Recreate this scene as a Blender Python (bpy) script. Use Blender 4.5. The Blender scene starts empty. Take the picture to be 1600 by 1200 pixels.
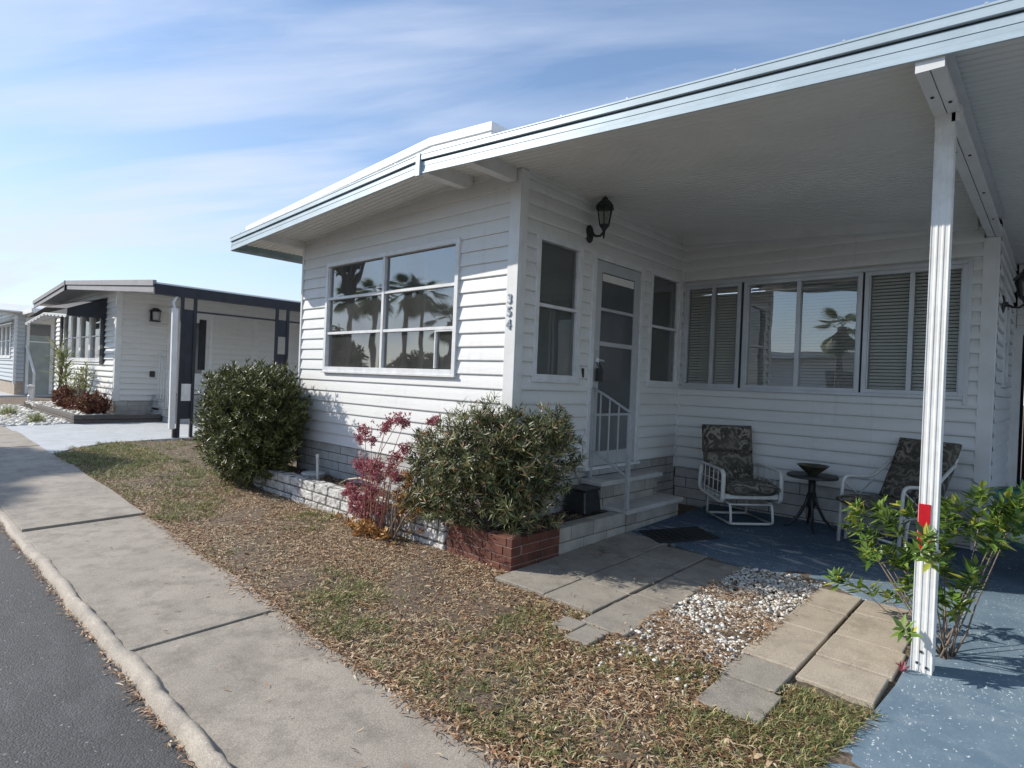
import bpy, math, random
import numpy as np
from mathutils import Vector, Matrix
rnd = random.Random(7)
C = bpy.context.scene.collection
scn = bpy.context.scene
# ---------------------------------------------------------------- camera
F, YAW, PITCH, ROLL = 933.1, -0.7441, -0.0037, 0.0414
cam = bpy.data.objects.new('camera', bpy.data.cameras.new('camera')); C.objects.link(cam)
cam.data.sensor_width = 36.0; cam.data.lens = 36.0 * F / 1600.0
cam.data.clip_start = 0.05; cam.data.clip_end = 2000
fw = Vector((math.sin(YAW)*math.cos(PITCH), math.cos(YAW)*math.cos(PITCH), math.sin(PITCH)))
rt = fw.cross(Vector((0, 0, 1))).normalized(); up = rt.cross(fw)
r2 = rt*math.cos(ROLL) + up*math.sin(ROLL); u2 = -rt*math.sin(ROLL) + up*math.cos(ROLL)
cam.matrix_world = Matrix.Translation((3.457, -3.756, 1.330)) @ Matrix((r2, u2, -fw)).transposed().to_4x4()
scn.camera = cam
# ---------------------------------------------------------------- light
SUN_EL = math.radians(30.7); SUN_ROT = math.atan2(-0.871, -0.494)
sun_dir = Vector((-0.871*math.cos(SUN_EL), -0.494*math.cos(SUN_EL), math.sin(SUN_EL)))
sd = bpy.data.lights.new('sun', 'SUN'); sd.energy = 5.0; sd.angle = math.radians(0.5); sd.color = (1.0, 0.95, 0.87)
so = bpy.data.objects.new('sun', sd); C.objects.link(so)
so.rotation_euler = sun_dir.to_track_quat('Z', 'Y').to_euler()
scn.view_settings.view_transform = 'Standard'; scn.view_settings.look = 'None'
scn.view_settings.exposure = 0.20; scn.view_settings.gamma = 1.0
scn.render.engine = 'CYCLES'
w = bpy.data.worlds.new('World'); scn.world = w; w.use_nodes = True
nt = w.node_tree; N = nt.nodes; L = nt.links
for n in list(N): N.remove(n)
out = N.new('ShaderNodeOutputWorld'); bg = N.new('ShaderNodeBackground'); L.new(bg.outputs[0], out.inputs[0])
sky = N.new('ShaderNodeTexSky'); sky.sky_type = 'NISHITA'; sky.sun_disc = False
sky.sun_elevation = SUN_EL; sky.sun_rotation = SUN_ROT; sky.air_density = 1.15; sky.dust_density = 0.2; sky.ozone_density = 4.5
bg.inputs[1].default_value = 0.15
geo = N.new('ShaderNodeTexCoord'); sep = N.new('ShaderNodeSeparateXYZ'); L.new(geo.outputs['Generated'], sep.inputs[0])
def M_(op, a, b=None, c=None, tree=None):
    T = tree or nt
    m = T.nodes.new('ShaderNodeMath'); m.operation = op
    for i, v in enumerate((a, b, c)):
        if v is None: continue
        if isinstance(v, (int, float)): m.inputs[i].default_value = v
        else: T.links.new(v, m.inputs[i])
    return m.outputs[0]
zz = M_('ADD', M_('MAXIMUM', sep.outputs[2], 0.0), 0.22)
cx = M_('DIVIDE', sep.outputs[0], zz); cy = M_('DIVIDE', sep.outputs[1], zz)
cmb = N.new('ShaderNodeCombineXYZ'); L.new(cx, cmb.inputs[0]); L.new(cy, cmb.inputs[1])
mr = N.new('ShaderNodeMapping'); mr.inputs['Rotation'].default_value = (0, 0, math.radians(-34)); L.new(cmb.outputs[0], mr.inputs[0])
mp = N.new('ShaderNodeMapping'); mp.inputs['Scale'].default_value = (0.42, 1.9, 1)
L.new(mr.outputs[0], mp.inputs[0])
n1 = N.new('ShaderNodeTexNoise'); n1.inputs['Scale'].default_value = 1.7; n1.inputs['Detail'].default_value = 9; n1.inputs['Roughness'].default_value = 0.55; n1.inputs['Distortion'].default_value = 0.35
L.new(mp.outputs[0], n1.inputs['Vector'])
n2 = N.new('ShaderNodeTexNoise'); n2.inputs['Scale'].default_value = 0.45; n2.inputs['Detail'].default_value = 4
L.new(cmb.outputs[0], n2.inputs['Vector'])
def ramp(T, src, stops):
    r = T.nodes.new('ShaderNodeValToRGB'); e = r.color_ramp.elements
    while len(e) < len(stops): e.new(0.5)
    for i, (p, c) in enumerate(stops):
        e[i].position = p; e[i].color = c if len(c) == 4 else (*c, 1)
    T.links.new(src, r.inputs[0]); return r.outputs[0]
g = lambda v: (v, v, v)
cl1 = ramp(nt, n1.outputs['Fac'], [(0.42, g(0)), (0.68, g(1))])
cl2 = ramp(nt, n2.outputs['Fac'], [(0.36, g(0.25)), (0.62, g(1))])
hz = M_('MULTIPLY', M_('SUBTRACT', 1.0, M_('MINIMUM', M_('MULTIPLY', M_('MAXIMUM', sep.outputs[2], 0.0), 3.2), 1.0)), 0.42)
lf = M_('MULTIPLY', M_('MAXIMUM', M_('SUBTRACT', M_('MULTIPLY', sep.outputs[0], -1.0), 0.70), 0.0), 0.7)
cf = M_('MINIMUM', M_('ADD', M_('ADD', M_('MULTIPLY', M_('MULTIPLY', cl1, cl2), 0.72), M_('ADD', hz, 0.09)), lf), 0.90)
mx = N.new('ShaderNodeMixRGB'); L.new(cf, mx.inputs[0]); L.new(sky.outputs[0], mx.inputs[1]); mx.inputs[2].default_value = (4.6, 5.1, 6.2, 1)
L.new(mx.outputs[0], bg.inputs[0])
# ---------------------------------------------------------------- helpers
def gz(y):
    return -0.001 + 0.024*(max(-4.0, min(3.0, y)) - 3.0)
class MB:
    def __init__(s): s.v = []; s.f = []; s.m = []; s.cur = 0; s.T = None
    def add(s, vs, fs):
        o = len(s.v)
        if s.T is not None: vs = [s.T @ Vector(p) for p in vs]
        s.v += [tuple(p) for p in vs]; s.f += [tuple(i+o for i in f) for f in fs]; s.m += [s.cur]*len(fs); return s
    def box(s, x0, x1, y0, y1, z0, z1):
        return s.add([(x0,y0,z0),(x1,y0,z0),(x1,y1,z0),(x0,y1,z0),(x0,y0,z1),(x1,y0,z1),(x1,y1,z1),(x0,y1,z1)],
                     [(0,3,2,1),(4,5,6,7),(0,1,5,4),(1,2,6,5),(2,3,7,6),(3,0,4,7)])
    def hexa(s, b, t):
        return s.add(list(b)+list(t), [(0,3,2,1),(4,5,6,7),(0,1,5,4),(1,2,6,5),(2,3,7,6),(3,0,4,7)])
    def prism(s, poly, z0, z1):   # poly ccw (x,y); z0,z1 numbers or functions of y
        n = len(poly); a = z0 if callable(z0) else (lambda x, y: z0); b = z1 if callable(z1) else (lambda x, y: z1)
        vs = [(x, y, a(x, y)) for x, y in poly] + [(x, y, b(x, y)) for x, y in poly]
        return s.add(vs, [tuple(range(n-1, -1, -1)), tuple(range(n, 2*n))] + [(i, (i+1) % n, n+(i+1) % n, n+i) for i in range(n)])
    def tube(s, pts, r, n=8, closed=False, flat=1.0):
        P = [Vector(p) for p in pts]; m = len(P); rs = r if isinstance(r, (list, tuple)) else [r]*m
        vs = []; prev = None
        for i in range(m):
            if closed: t = (P[(i+1) % m]-P[i-1])
            else: t = P[min(i+1, m-1)]-P[max(i-1, 0)]
            t.normalize()
            if prev is None:
                a = Vector((0, 0, 1)) if abs(t.z) < 0.9 else Vector((1, 0, 0))
                nn = t.cross(a).normalized()
            else:
                nn = (prev - t*prev.dot(t)).normalized()
            prev = nn; b = t.cross(nn)
            for k in range(n):
                an = 2*math.pi*k/n
                vs.append(P[i] + nn*math.cos(an)*rs[i] + b*math.sin(an)*rs[i]*flat)
        fs = []
        for i in range(m if closed else m-1):
            j = (i+1) % m
            for k in range(n):
                fs.append((i*n+k, i*n+(k+1) % n, j*n+(k+1) % n, j*n+k))
        if not closed: fs += [tuple(range(n-1, -1, -1)), tuple((m-1)*n+k for k in range(n))]
        return s.add(vs, fs)
    def lathe(s, prof, cx=0, cy=0, n=24, cap=True):
        vs = []; m = len(prof)
        for r, z in prof:
            for k in range(n):
                a = 2*math.pi*k/n; vs.append((cx+r*math.cos(a), cy+r*math.sin(a), z))
        fs = [(i*n+k, i*n+(k+1) % n, (i+1)*n+(k+1) % n, (i+1)*n+k) for i in range(m-1) for k in range(n)]
        if cap: fs += [tuple(range(n-1, -1, -1)), tuple((m-1)*n+k for k in range(n))]
        return s.add(vs, fs)
def mesh_np(name, verts, faces4, mat):
    me = bpy.data.meshes.new(name)
    v = np.asarray(verts, dtype=np.float32).reshape(-1, 3); f = np.asarray(faces4, dtype=np.int32)
    k = f.shape[1]
    me.vertices.add(len(v)); me.vertices.foreach_set('co', v.ravel())
    me.loops.add(f.size); me.loops.foreach_set('vertex_index', f.ravel())
    me.polygons.add(len(f)); me.polygons.foreach_set('loop_start', np.arange(0, f.size, k, dtype=np.int32))
    me.polygons.foreach_set('loop_total', np.full(len(f), k, dtype=np.int32))
    me.update(calc_edges=True); me.materials.append(mat); return me
def obj(name, mb, mat, parent=None, smooth=False, bevel=0.0, seg=1):
    if isinstance(mb, MB):
        me = bpy.data.meshes.new(name); me.from_pydata(mb.v, [], mb.f)
        mats = mat if isinstance(mat, (list, tuple)) else [mat]
        for q in mats: me.materials.append(q)
        if len(mats) > 1: me.polygons.foreach_set('material_index', mb.m)
        me.update()
    else: me = mb
    o = bpy.data.objects.new(name, me); C.objects.link(o)
    if parent is not None: o.parent = parent
    if smooth:
        me.polygons.foreach_set('use_smooth', [True]*len(me.polygons))
    if bevel > 0:
        b = o.modifiers.new('bevel', 'BEVEL'); b.width = bevel; b.segments = seg; b.limit_method = 'ANGLE'; b.angle_limit = math.radians(40)
    return o
def tag(o, label, cat, group=None):
    o['label'] = label; o['category'] = cat
    if group: o['group'] = group
    return o
def thing(name, label, cat, loc=(0, 0, 0), rz=0, group=None):
    o = bpy.data.objects.new(name, None); C.objects.link(o); o.location = loc; o.rotation_euler = (0, 0, rz)
    o.empty_display_size = 0.1
    return tag(o, label, cat, group)
def struct(name, mb, mat, **k):
    o = obj(name, mb, mat, **k); o['kind'] = 'structure'; return o
# ---------------------------------------------------------------- materials
def newmat(name):
    m = bpy.data.materials.new(name); m.use_nodes = True
    return m, m.node_tree, m.node_tree.nodes['Principled BSDF'], m.node_tree.nodes['Material Output']
def pos(T):
    return T.nodes.new('ShaderNodeNewGeometry').outputs['Position']
def ocoord(T):
    return T.nodes.new('ShaderNodeTexCoord').outputs['Object']
def noise(T, vec, scale, detail=4, rough=0.55, stretch=None, dist=0.0):
    if stretch:
        mm = T.nodes.new('ShaderNodeMapping'); mm.inputs['Scale'].default_value = stretch; T.links.new(vec, mm.inputs[0]); vec = mm.outputs[0]
    n = T.nodes.new('ShaderNodeTexNoise'); n.inputs['Scale'].default_value = scale; n.inputs['Detail'].default_value = detail; n.inputs['Roughness'].default_value = rough
    n.inputs['Distortion'].default_value = dist
    T.links.new(vec, n.inputs['Vector']); return n.outputs['Fac']
def mixc(T, fac, a, b, mode='MIX'):
    m = T.nodes.new('ShaderNodeMixRGB'); m.blend_type = mode
    for i, v in ((0, fac), (1, a), (2, b)):
        if isinstance(v, (int, float)): m.inputs[i].default_value = v
        elif isinstance(v, tuple): m.inputs[i].default_value = (*v, 1)
        else: T.links.new(v, m.inputs[i])
    return m.outputs[0]
def bump(T, bsdf, h, strength=0.3, dist=0.01):
    b = T.nodes.new('ShaderNodeBump'); b.inputs['Strength'].default_value = strength; b.inputs['Distance'].default_value = dist
    T.links.new(h, b.inputs['Height']); T.links.new(b.outputs[0], bsdf.inputs['Normal'])
def simple(name, c1, c2=None, scale=6, rough=0.5, metal=0.0, lo=0.35, hi=0.65, bs=0.0, bscale=60, stretch=None, island=None, spec=None):
    m, T, B, O = newmat(name)
    c2 = c2 or tuple(x*0.86 for x in c1); P = pos(T)
    f = ramp(T, noise(T, P, scale, 5, 0.6, stretch), [(lo, g(0)), (hi, g(1))])
    c = mixc(T, f, c1, c2)
    if island is not None:
        r = T.nodes.new('ShaderNodeNewGeometry').outputs['Random Per Island']
        c = mixc(T, 1.0, c, ramp(T, r, [(0, g(1-island)), (1, g(1))]), 'MULTIPLY')
    T.links.new(c, B.inputs['Base Color']); B.inputs['Roughness'].default_value = rough; B.inputs['Metallic'].default_value = metal
    if spec is not None: B.inputs['Specular IOR Level'].default_value = spec
    if bs > 0: bump(T, B, noise(T, P, bscale, 3), bs, 0.004)
    return m
def leafmat(name, stops, rough=0.45, trans=0.25, spec=0.4):
    m, T, B, O = newmat(name)
    r = T.nodes.new('ShaderNodeNewGeometry').outputs['Random Per Island']
    c = ramp(T, r, stops); T.links.new(c, B.inputs['Base Color']); B.inputs['Roughness'].default_value = rough
    B.inputs['Specular IOR Level'].default_value = spec
    if trans > 0:
        tr = T.nodes.new('ShaderNodeBsdfTranslucent'); T.links.new(c, tr.inputs[0])
        mx = T.nodes.new('ShaderNodeMixShader'); mx.inputs[0].default_value = trans
        T.links.new(B.outputs[0], mx.inputs[1]); T.links.new(tr.outputs[0], mx.inputs[2]); T.links.new(mx.outputs[0], O.inputs[0])
    return m
def glassmat(name, tint=(0.55, 0.6, 0.6), ior=1.65, rough=0.0, extra=0.04, dust=0.02):
    m, T, B, O = newmat(name); T.nodes.remove(B)
    gl = T.nodes.new('ShaderNodeBsdfGlossy'); gl.inputs['Roughness'].default_value = rough
    tr = T.nodes.new('ShaderNodeBsdfTransparent'); tr.inputs[0].default_value = (*tint, 1)
    fr = T.nodes.new('ShaderNodeFresnel'); fr.inputs[0].default_value = ior
    fac = M_('ADD', fr.outputs[0], extra, tree=T)
    wav = noise(T, pos(T), 1.3, 2)
    b = T.nodes.new('ShaderNodeBump'); b.inputs['Strength'].default_value = 0.12; b.inputs['Distance'].default_value = 0.02
    T.links.new(wav, b.inputs['Height']); T.links.new(b.outputs[0], gl.inputs['Normal'])
    mx = T.nodes.new('ShaderNodeMixShader'); T.links.new(fac, mx.inputs[0]); T.links.new(tr.outputs[0], mx.inputs[1]); T.links.new(gl.outputs[0], mx.inputs[2])
    df = T.nodes.new('ShaderNodeBsdfDiffuse'); df.inputs[0].default_value = (0.5, 0.5, 0.48, 1); m2 = T.nodes.new('ShaderNodeMixShader')
    du = ramp(T, noise(T, pos(T), 2.5, 6, 0.65), [(0.3, g(dust*0.6)), (0.7, g(dust*1.4))]); T.links.new(du, m2.inputs[0]); T.links.new(mx.outputs[0], m2.inputs[1]); T.links.new(df.outputs[0], m2.inputs[2])
    T.links.new(m2.outputs[0], O.inputs[0]); return m
def sidingmat(name, col, dirt=(0.55, 0.54, 0.5)):
    m, T, B, O = newmat(name); P = pos(T)
    f1 = ramp(T, noise(T, P, 3.0, 6, 0.6, (0.5, 0.5, 3)), [(0.5, g(0)), (0.8, g(0.35))])
    f2 = ramp(T, noise(T, P, 26, 4, 0.6, (1, 1, 0.15)), [(0.6, g(0)), (0.85, g(0.3))])
    c = mixc(T, f2, mixc(T, f1, col, dirt), dirt)
    st = ramp(T, noise(T, P, 14, 5, 0.65, (1, 1, 0.05)), [(0.56, g(0)), (0.78, g(0.30))]); c = mixc(T, st, c, (0.46, 0.44, 0.40))
    T.links.new(c, B.inputs['Base Color']); B.inputs['Roughness'].default_value = 0.42; B.inputs['Specular IOR Level'].default_value = 0.35
    bump(T, B, noise(T, P, 9, 3, 0.5, (1, 1, 5)), 0.12, 0.01)
    return m
M = {}
M['siding'] = sidingmat('siding', (0.74, 0.735, 0.71))
M['siding_n'] = sidingmat('siding_neighbor', (0.74, 0.73, 0.70))
M['siding_b'] = sidingmat('siding_blue', (0.46, 0.49, 0.51))
M['trim'] = simple('trim', (0.75, 0.75, 0.74), (0.67, 0.66, 0.63), 5, 0.4)
M['frame'] = simple('frame', (0.78, 0.79, 0.79), (0.66, 0.66, 0.65), 8, 0.35)
M['alu'] = simple('alu', (0.60, 0.62, 0.64), (0.52, 0.53, 0.54), 3, 0.38, 0.3)
def fascia():
    m, T, B, O = newmat('fascia'); P = pos(T)
    f = ramp(T, noise(T, P, 5, 6, 0.65, (0.6, 1, 2)), [(0.42, g(0)), (0.72, g(1))])
    c = mixc(T, f, (0.47, 0.56, 0.61), (0.38, 0.46, 0.49))
    f2 = ramp(T, noise(T, P, 60, 3), [(0.62, g(0)), (0.75, g(0.5))])
    T.links.new(mixc(T, f2, c, (0.58, 0.64, 0.68)), B.inputs['Base Color']); B.inputs['Roughness'].default_value = 0.4; B.inputs['Metallic'].default_value = 0.1
    return m
M['fascia'] = fascia()
M['ceiling'] = simple('ceiling', (0.82, 0.81, 0.77), (0.74, 0.73, 0.70), 1.2, 0.5)
M['roofwhite'] = simple('roofwhite', (0.82, 0.82, 0.80), (0.72, 0.72, 0.70), 3, 0.5)
M['dark'] = simple('dark_gap', (0.03, 0.032, 0.036), None, 8, 0.6)
M['black'] = simple('black_metal', (0.014, 0.014, 0.015), (0.03, 0.03, 0.03), 20, 0.38)
M['glass'] = glassmat('glass', (0.7, 0.73, 0.73), 1.9, 0.015, 0.20, 0.085)
M['glass2'] = glassmat('glass_porch', (0.97, 0.98, 0.97), 1.6, 0.0, 0.10)
M['gutter'] = simple('gutter', (0.20, 0.26, 0.29), (0.14, 0.19, 0.21), 6, 0.45)  # fascia colour darkened to carry the shade under the eave
M['mortar_b'] = simple('mortar_brown', (0.30, 0.22, 0.18), None, 30, 0.9)
M['insect_screen'] = simple('insect_screen', (0.20, 0.21, 0.20), (0.16, 0.17, 0.165), 3, 0.7)
M['screen'] = simple('door_glass', (0.10, 0.105, 0.11), (0.085, 0.09, 0.095), 3, 0.12)
M['door_low'] = simple('door_low_glass', (0.21, 0.22, 0.22), (0.17, 0.18, 0.18), 3, 0.2)
M['interior'] = simple('interior', (0.60, 0.58, 0.54), (0.50, 0.48, 0.45), 1, 0.8)
M['blind'] = simple('blind', (0.84, 0.82, 0.76), (0.76, 0.74, 0.69), 5, 0.6)
M['block'] = simple('block', (0.47, 0.445, 0.39), (0.33, 0.31, 0.27), 6, 0.85, bs=0.5, bscale=70, island=0.22)
M['rockface'] = simple('rockface', (0.74, 0.72, 0.68), (0.40, 0.38, 0.35), 16, 0.85, bs=1.0, bscale=38, island=0.15)
M['skirt'] = simple('skirt', (0.56, 0.55, 0.53), (0.42, 0.40, 0.37), 7, 0.7, bs=0.3, island=0.15)
M['skirt_tan'] = simple('skirt_tan', (0.46, 0.37, 0.29), (0.36, 0.29, 0.23), 7, 0.8, bs=0.3, island=0.2)
M['mortar'] = simple('mortar', (0.14, 0.13, 0.115), None, 30, 0.9)
M['mortar_l'] = simple('mortar_light', (0.40, 0.38, 0.35), None, 30, 0.9)
M['brick'] = simple('brick', (0.19, 0.062, 0.036), (0.11, 0.042, 0.028), 9, 0.85, bs=0.6, bscale=80, island=0.35)
M['tread'] = simple('tread', (0.56, 0.55, 0.52), (0.44, 0.42, 0.39), 5, 0.7, bs=0.15)
def concrete(name, c1, c2, stain, grit=0.5, pebble=True):
    m, T, B, O = newmat(name); P = pos(T)
    f = ramp(T, noise(T, P, 1.7, 6, 0.65, None, 0.4), [(0.33, g(0)), (0.68, g(1))])
    c = mixc(T, f, c1, c2)
    f = ramp(T, noise(T, P, 5.5, 7, 0.7), [(0.46, g(0)), (0.72, g(0.85))])
    c = mixc(T, f, c, stain)
    fine = noise(T, P, 150, 2, 0.6)
    c = mixc(T, 1.0, c, ramp(T, fine, [(0.3, g(0.72)), (0.7, g(1.18))]), 'MULTIPLY')
    if pebble:
        v = T.nodes.new('ShaderNodeTexVoronoi'); v.inputs['Scale'].default_value = 95; T.links.new(P, v.inputs['Vector'])
        pf = ramp(T, v.outputs['Distance'], [(0.10, g(0.65)), (0.24, g(0))])
        pk = ramp(T, noise(T, P, 30, 2), [(0.50, g(0)), (0.62, g(1))])
        c = mixc(T, mixc(T, 1.0, pf, pk, 'MULTIPLY'), c, tuple(min(1, x*1.7) for x in c1))
    r = T.nodes.new('ShaderNodeNewGeometry').outputs['Random Per Island']
    c = mixc(T, 1.0, c, ramp(T, r, [(0, g(0.86)), (1, g(1.04))]), 'MULTIPLY')
    T.links.new(c, B.inputs['Base Color']); B.inputs['Roughness'].default_value = 0.85
    bump(T, B, noise(T, P, 120, 5, 0.75), grit, 0.006); return m
M['walk'] = concrete('sidewalk_concrete', (0.445, 0.39, 0.32), (0.35, 0.305, 0.25), (0.20, 0.172, 0.14))
M['curb'] = concrete('curb_concrete', (0.56, 0.49, 0.40), (0.46, 0.40, 0.33), (0.30, 0.26, 0.22), 0.9)
M['paver_g'] = concrete('paver_grey', (0.38, 0.34, 0.28), (0.30, 0.27, 0.225), (0.20, 0.175, 0.145), 0.4)
M['paver_t'] = concrete('paver_tan', (0.52, 0.44, 0.335), (0.44, 0.375, 0.29), (0.30, 0.25, 0.195), 0.4)
M['drive_n'] = concrete('driveway_paint', (0.55, 0.58, 0.60), (0.48, 0.50, 0.52), (0.40, 0.41, 0.42), 0.2, False)
def asphalt():
    m, T, B, O = newmat('asphalt'); P = pos(T)
    v = T.nodes.new('ShaderNodeTexVoronoi'); v.inputs['Scale'].default_value = 120; T.links.new(P, v.inputs['Vector'])
    c = mixc(T, ramp(T, noise(T, P, 2.5, 6, 0.65), [(0.3, g(0)), (0.7, g(1))]), (0.050, 0.050, 0.050), (0.076, 0.075, 0.074))
    c = mixc(T, ramp(T, v.outputs['Color'], [(0.45, g(0)), (0.9, g(0.55))]), c, (0.13, 0.13, 0.135))
    v2 = T.nodes.new('ShaderNodeTexVoronoi'); v2.inputs['Scale'].default_value = 58; T.links.new(P, v2.inputs['Vector'])
    sp = T.nodes.new('ShaderNodeSeparateColor'); T.links.new(v2.outputs['Color'], sp.inputs[0])
    wf = M_('MULTIPLY', M_('GREATER_THAN', sp.outputs[0], 0.965, tree=T), M_('LESS_THAN', v2.outputs['Distance'], 0.30, tree=T), tree=T)
    c = mixc(T, wf, c, (0.34, 0.33, 0.31))
    pt = ramp(T, noise(T, P, 0.9, 5, 0.7, (.4, 1.4, 1)), [(0.46, g(1.0)), (0.50, g(0.80)), (0.62, g(0.88)), (0.70, g(1.08))]); c = mixc(T, 1.0, c, pt, 'MULTIPLY')
    T.links.new(c, B.inputs['Base Color']); B.inputs['Roughness'].default_value = 0.75
    h = M_('ADD', M_('MULTIPLY', v.outputs['Distance'], -1.0, tree=T), noise(T, P, 160, 3), tree=T)
    bump(T, B, h, 0.5, 0.005); return m
M['asphalt'] = asphalt()
def bluepaint():
    m, T, B, O = newmat('blue_paint'); P = pos(T)
    c = mixc(T, ramp(T, noise(T, P, 2.4, 6, 0.6), [(0.3, g(0)), (0.7, g(1))]), (0.125, 0.185, 0.24), (0.185, 0.25, 0.295))
    c = mixc(T, ramp(T, noise(T, P, 9, 6, 0.7), [(0.48, g(0)), (0.78, g(0.45))]), c, (0.31, 0.37, 0.40))
    v = T.nodes.new('ShaderNodeTexVoronoi'); v.inputs['Scale'].default_value = 120; v.inputs['Randomness'].default_value = 1
    mm = T.nodes.new('ShaderNodeMapping'); mm.inputs['Rotation'].default_value = (0, 0, 0.7); mm.inputs['Scale'].default_value = (1, 0.6, 1); T.links.new(P, mm.inputs[0])
    nv = T.nodes.new('ShaderNodeTexNoise'); nv.inputs['Scale'].default_value = 70; nv.inputs['Detail'].default_value = 2; T.links.new(P, nv.inputs['Vector'])
    va = T.nodes.new('ShaderNodeVectorMath'); va.operation = 'MULTIPLY_ADD'; T.links.new(nv.outputs['Color'], va.inputs[0]); va.inputs[1].default_value = (.022, .022, 0); T.links.new(mm.outputs[0], va.inputs[2])
    T.links.new(va.outputs[0], v.inputs['Vector'])
    sp = T.nodes.new('ShaderNodeSeparateColor'); T.links.new(v.outputs['Color'], sp.inputs[0])
    den = ramp(T, noise(T, P, 5.0, 4, 0.7), [(0.40, g(0.99)), (0.70, g(0.82))])
    dd = T.nodes.new('ShaderNodeSeparateColor'); T.links.new(den, dd.inputs[0])
    fl = M_('MULTIPLY', M_('GREATER_THAN', sp.outputs[0], dd.outputs[0], tree=T), M_('LESS_THAN', v.outputs['Distance'], 0.34, tree=T), tree=T)
    c = mixc(T, fl, c, (0.62, 0.66, 0.67))
    # porch shade painted in: slab colour goes dark navy past a slanted shadow line
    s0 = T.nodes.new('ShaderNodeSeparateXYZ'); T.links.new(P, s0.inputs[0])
    shade_f = M_('ADD', M_('MULTIPLY', M_('SUBTRACT', s0.outputs[1], M_('MULTIPLY_ADD', s0.outputs[0], 0.5, 0.25, tree=T), tree=T), 0.9, tree=T), M_('MULTIPLY', noise(T, P, 1.5, 4), 0.6, tree=T), tree=T)
    c = mixc(T, M_('MINIMUM', M_('MAXIMUM', shade_f, 0.0, tree=T), 0.9, tree=T), c, mixc(T, 0.72, c, (0.022, 0.045, 0.085)))
    ch = ramp(T, noise(T, P, 46, 5, 0.6, (1, .55, 1), 1.2), [(0.615, g(0)), (0.64, g(1))])
    ch2 = ramp(T, noise(T, P, 4.2, 3, 0.6), [(0.47, g(0)), (0.6, g(0.9))])
    c = mixc(T, mixc(T, 1.0, ch, ch2, 'MULTIPLY'), c, (0.60, 0.64, 0.65))
    # worn pale streaks in the walked area under the carport edge
    sx = T.nodes.new('ShaderNodeSeparateXYZ'); T.links.new(P, sx.inputs[0])
    reg = M_('MULTIPLY', M_('LESS_THAN', sx.outputs[0], 2.6, tree=T), 1.0, tree=T)
    yb = M_('SUBTRACT', 1.0, M_('MINIMUM', M_('MULTIPLY', M_('ABSOLUTE', M_('SUBTRACT', sx.outputs[1], M_('MULTIPLY_ADD', sx.outputs[0], 0.15, 1.22, tree=T), tree=T), tree=T), 1.3, tree=T), 1.0, tree=T), tree=T)
    wr = ramp(T, noise(T, P, 5.5, 8, 0.72, (0.5, 1.6, 1), 0.6), [(0.52, g(0)), (0.60, g(1))])
    ws = T.nodes.new('ShaderNodeSeparateColor'); T.links.new(wr, ws.inputs[0])
    c = mixc(T, M_('MULTIPLY', M_('MULTIPLY', ws.outputs[0], reg, tree=T), yb, tree=T), c, (0.42, 0.43, 0.42))
    T.links.new(c, B.inputs['Base Color']); B.inputs['Roughness'].default_value = 0.72; B.inputs['Specular IOR Level'].default_value = 0.2
    bump(T, B, noise(T, P, 60, 5, 0.7), 0.5, 0.004); return m
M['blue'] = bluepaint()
def soil(name, a, b, c3):
    m, T, B, O = newmat(name); P = pos(T)
    c = mixc(T, ramp(T, noise(T, P, 3, 7, 0.7), [(0.35, g(0)), (0.65, g(1))]), a, b)
    c = mixc(T, ramp(T, noise(T, P, 40, 4, 0.7), [(0.45, g(0)), (0.65, g(1))]), c, c3)
    T.links.new(c, B.inputs['Base Color']); B.inputs['Roughness'].default_value = 0.95
    bump(T, B, noise(T, P, 50, 5, 0.8), 1.0, 0.02); return m
M['soil'] = soil('lawn_soil', (0.085, 0.062, 0.043), (0.17, 0.125, 0.085), (0.28, 0.21, 0.145))
M['mulch'] = soil('mulch', (0.035, 0.026, 0.02), (0.07, 0.05, 0.035), (0.11, 0.08, 0.055))
M['pebble'] = simple('pebble', (0.88, 0.86, 0.80), (0.62, 0.58, 0.50), 30, 0.7, island=0.32, bs=0.4, bscale=120)
M['straw'] = leafmat('straw', [(0, (0.13, 0.08, 0.05)), (0.3, (0.35, 0.25, 0.15)), (0.65, (0.62, 0.48, 0.30)), (1, (0.86, 0.74, 0.53))], 0.7, 0.15, 0.2)
M['litter'] = leafmat('litter', [(0, (0.08, 0.04, 0.024)), (0.35, (0.22, 0.12, 0.065)), (0.65, (0.46, 0.30, 0.17)), (0.88, (0.74, 0.58, 0.39)), (0.94, (0.50, 0.22, 0.09)), (1, (0.88, 0.76, 0.56))], 0.6, 0.12, 0.3)
M['grass'] = leafmat('grass', [(0, (0.10, 0.12, 0.045)), (0.4, (0.19, 0.215, 0.075)), (0.75, (0.32, 0.33, 0.13)), (1, (0.50, 0.46, 0.22))], 0.55, 0.3, 0.25)
M['podo'] = leafmat('podocarpus', [(0, (0.030, 0.038, 0.016)), (0.35, (0.085, 0.10, 0.040)), (0.7, (0.20, 0.215, 0.095)), (0.9, (0.36, 0.37, 0.17)), (0.95, (0.42, 0.25, 0.13)), (1, (0.36, 0.17, 0.10))], 0.40, 0.2, 0.35)
M['podo_top'] = leafmat('podocarpus_hedge', [(0, (0.022, 0.030, 0.010)), (0.4, (0.065, 0.08, 0.024)), (0.8, (0.17, 0.185, 0.055)), (1, (0.33, 0.33, 0.11))], 0.38, 0.15, 0.45)
M['bark'] = simple('bark', (0.15, 0.11, 0.08), (0.24, 0.19, 0.15), 30, 0.9, bs=0.6, bscale=60)
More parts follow.
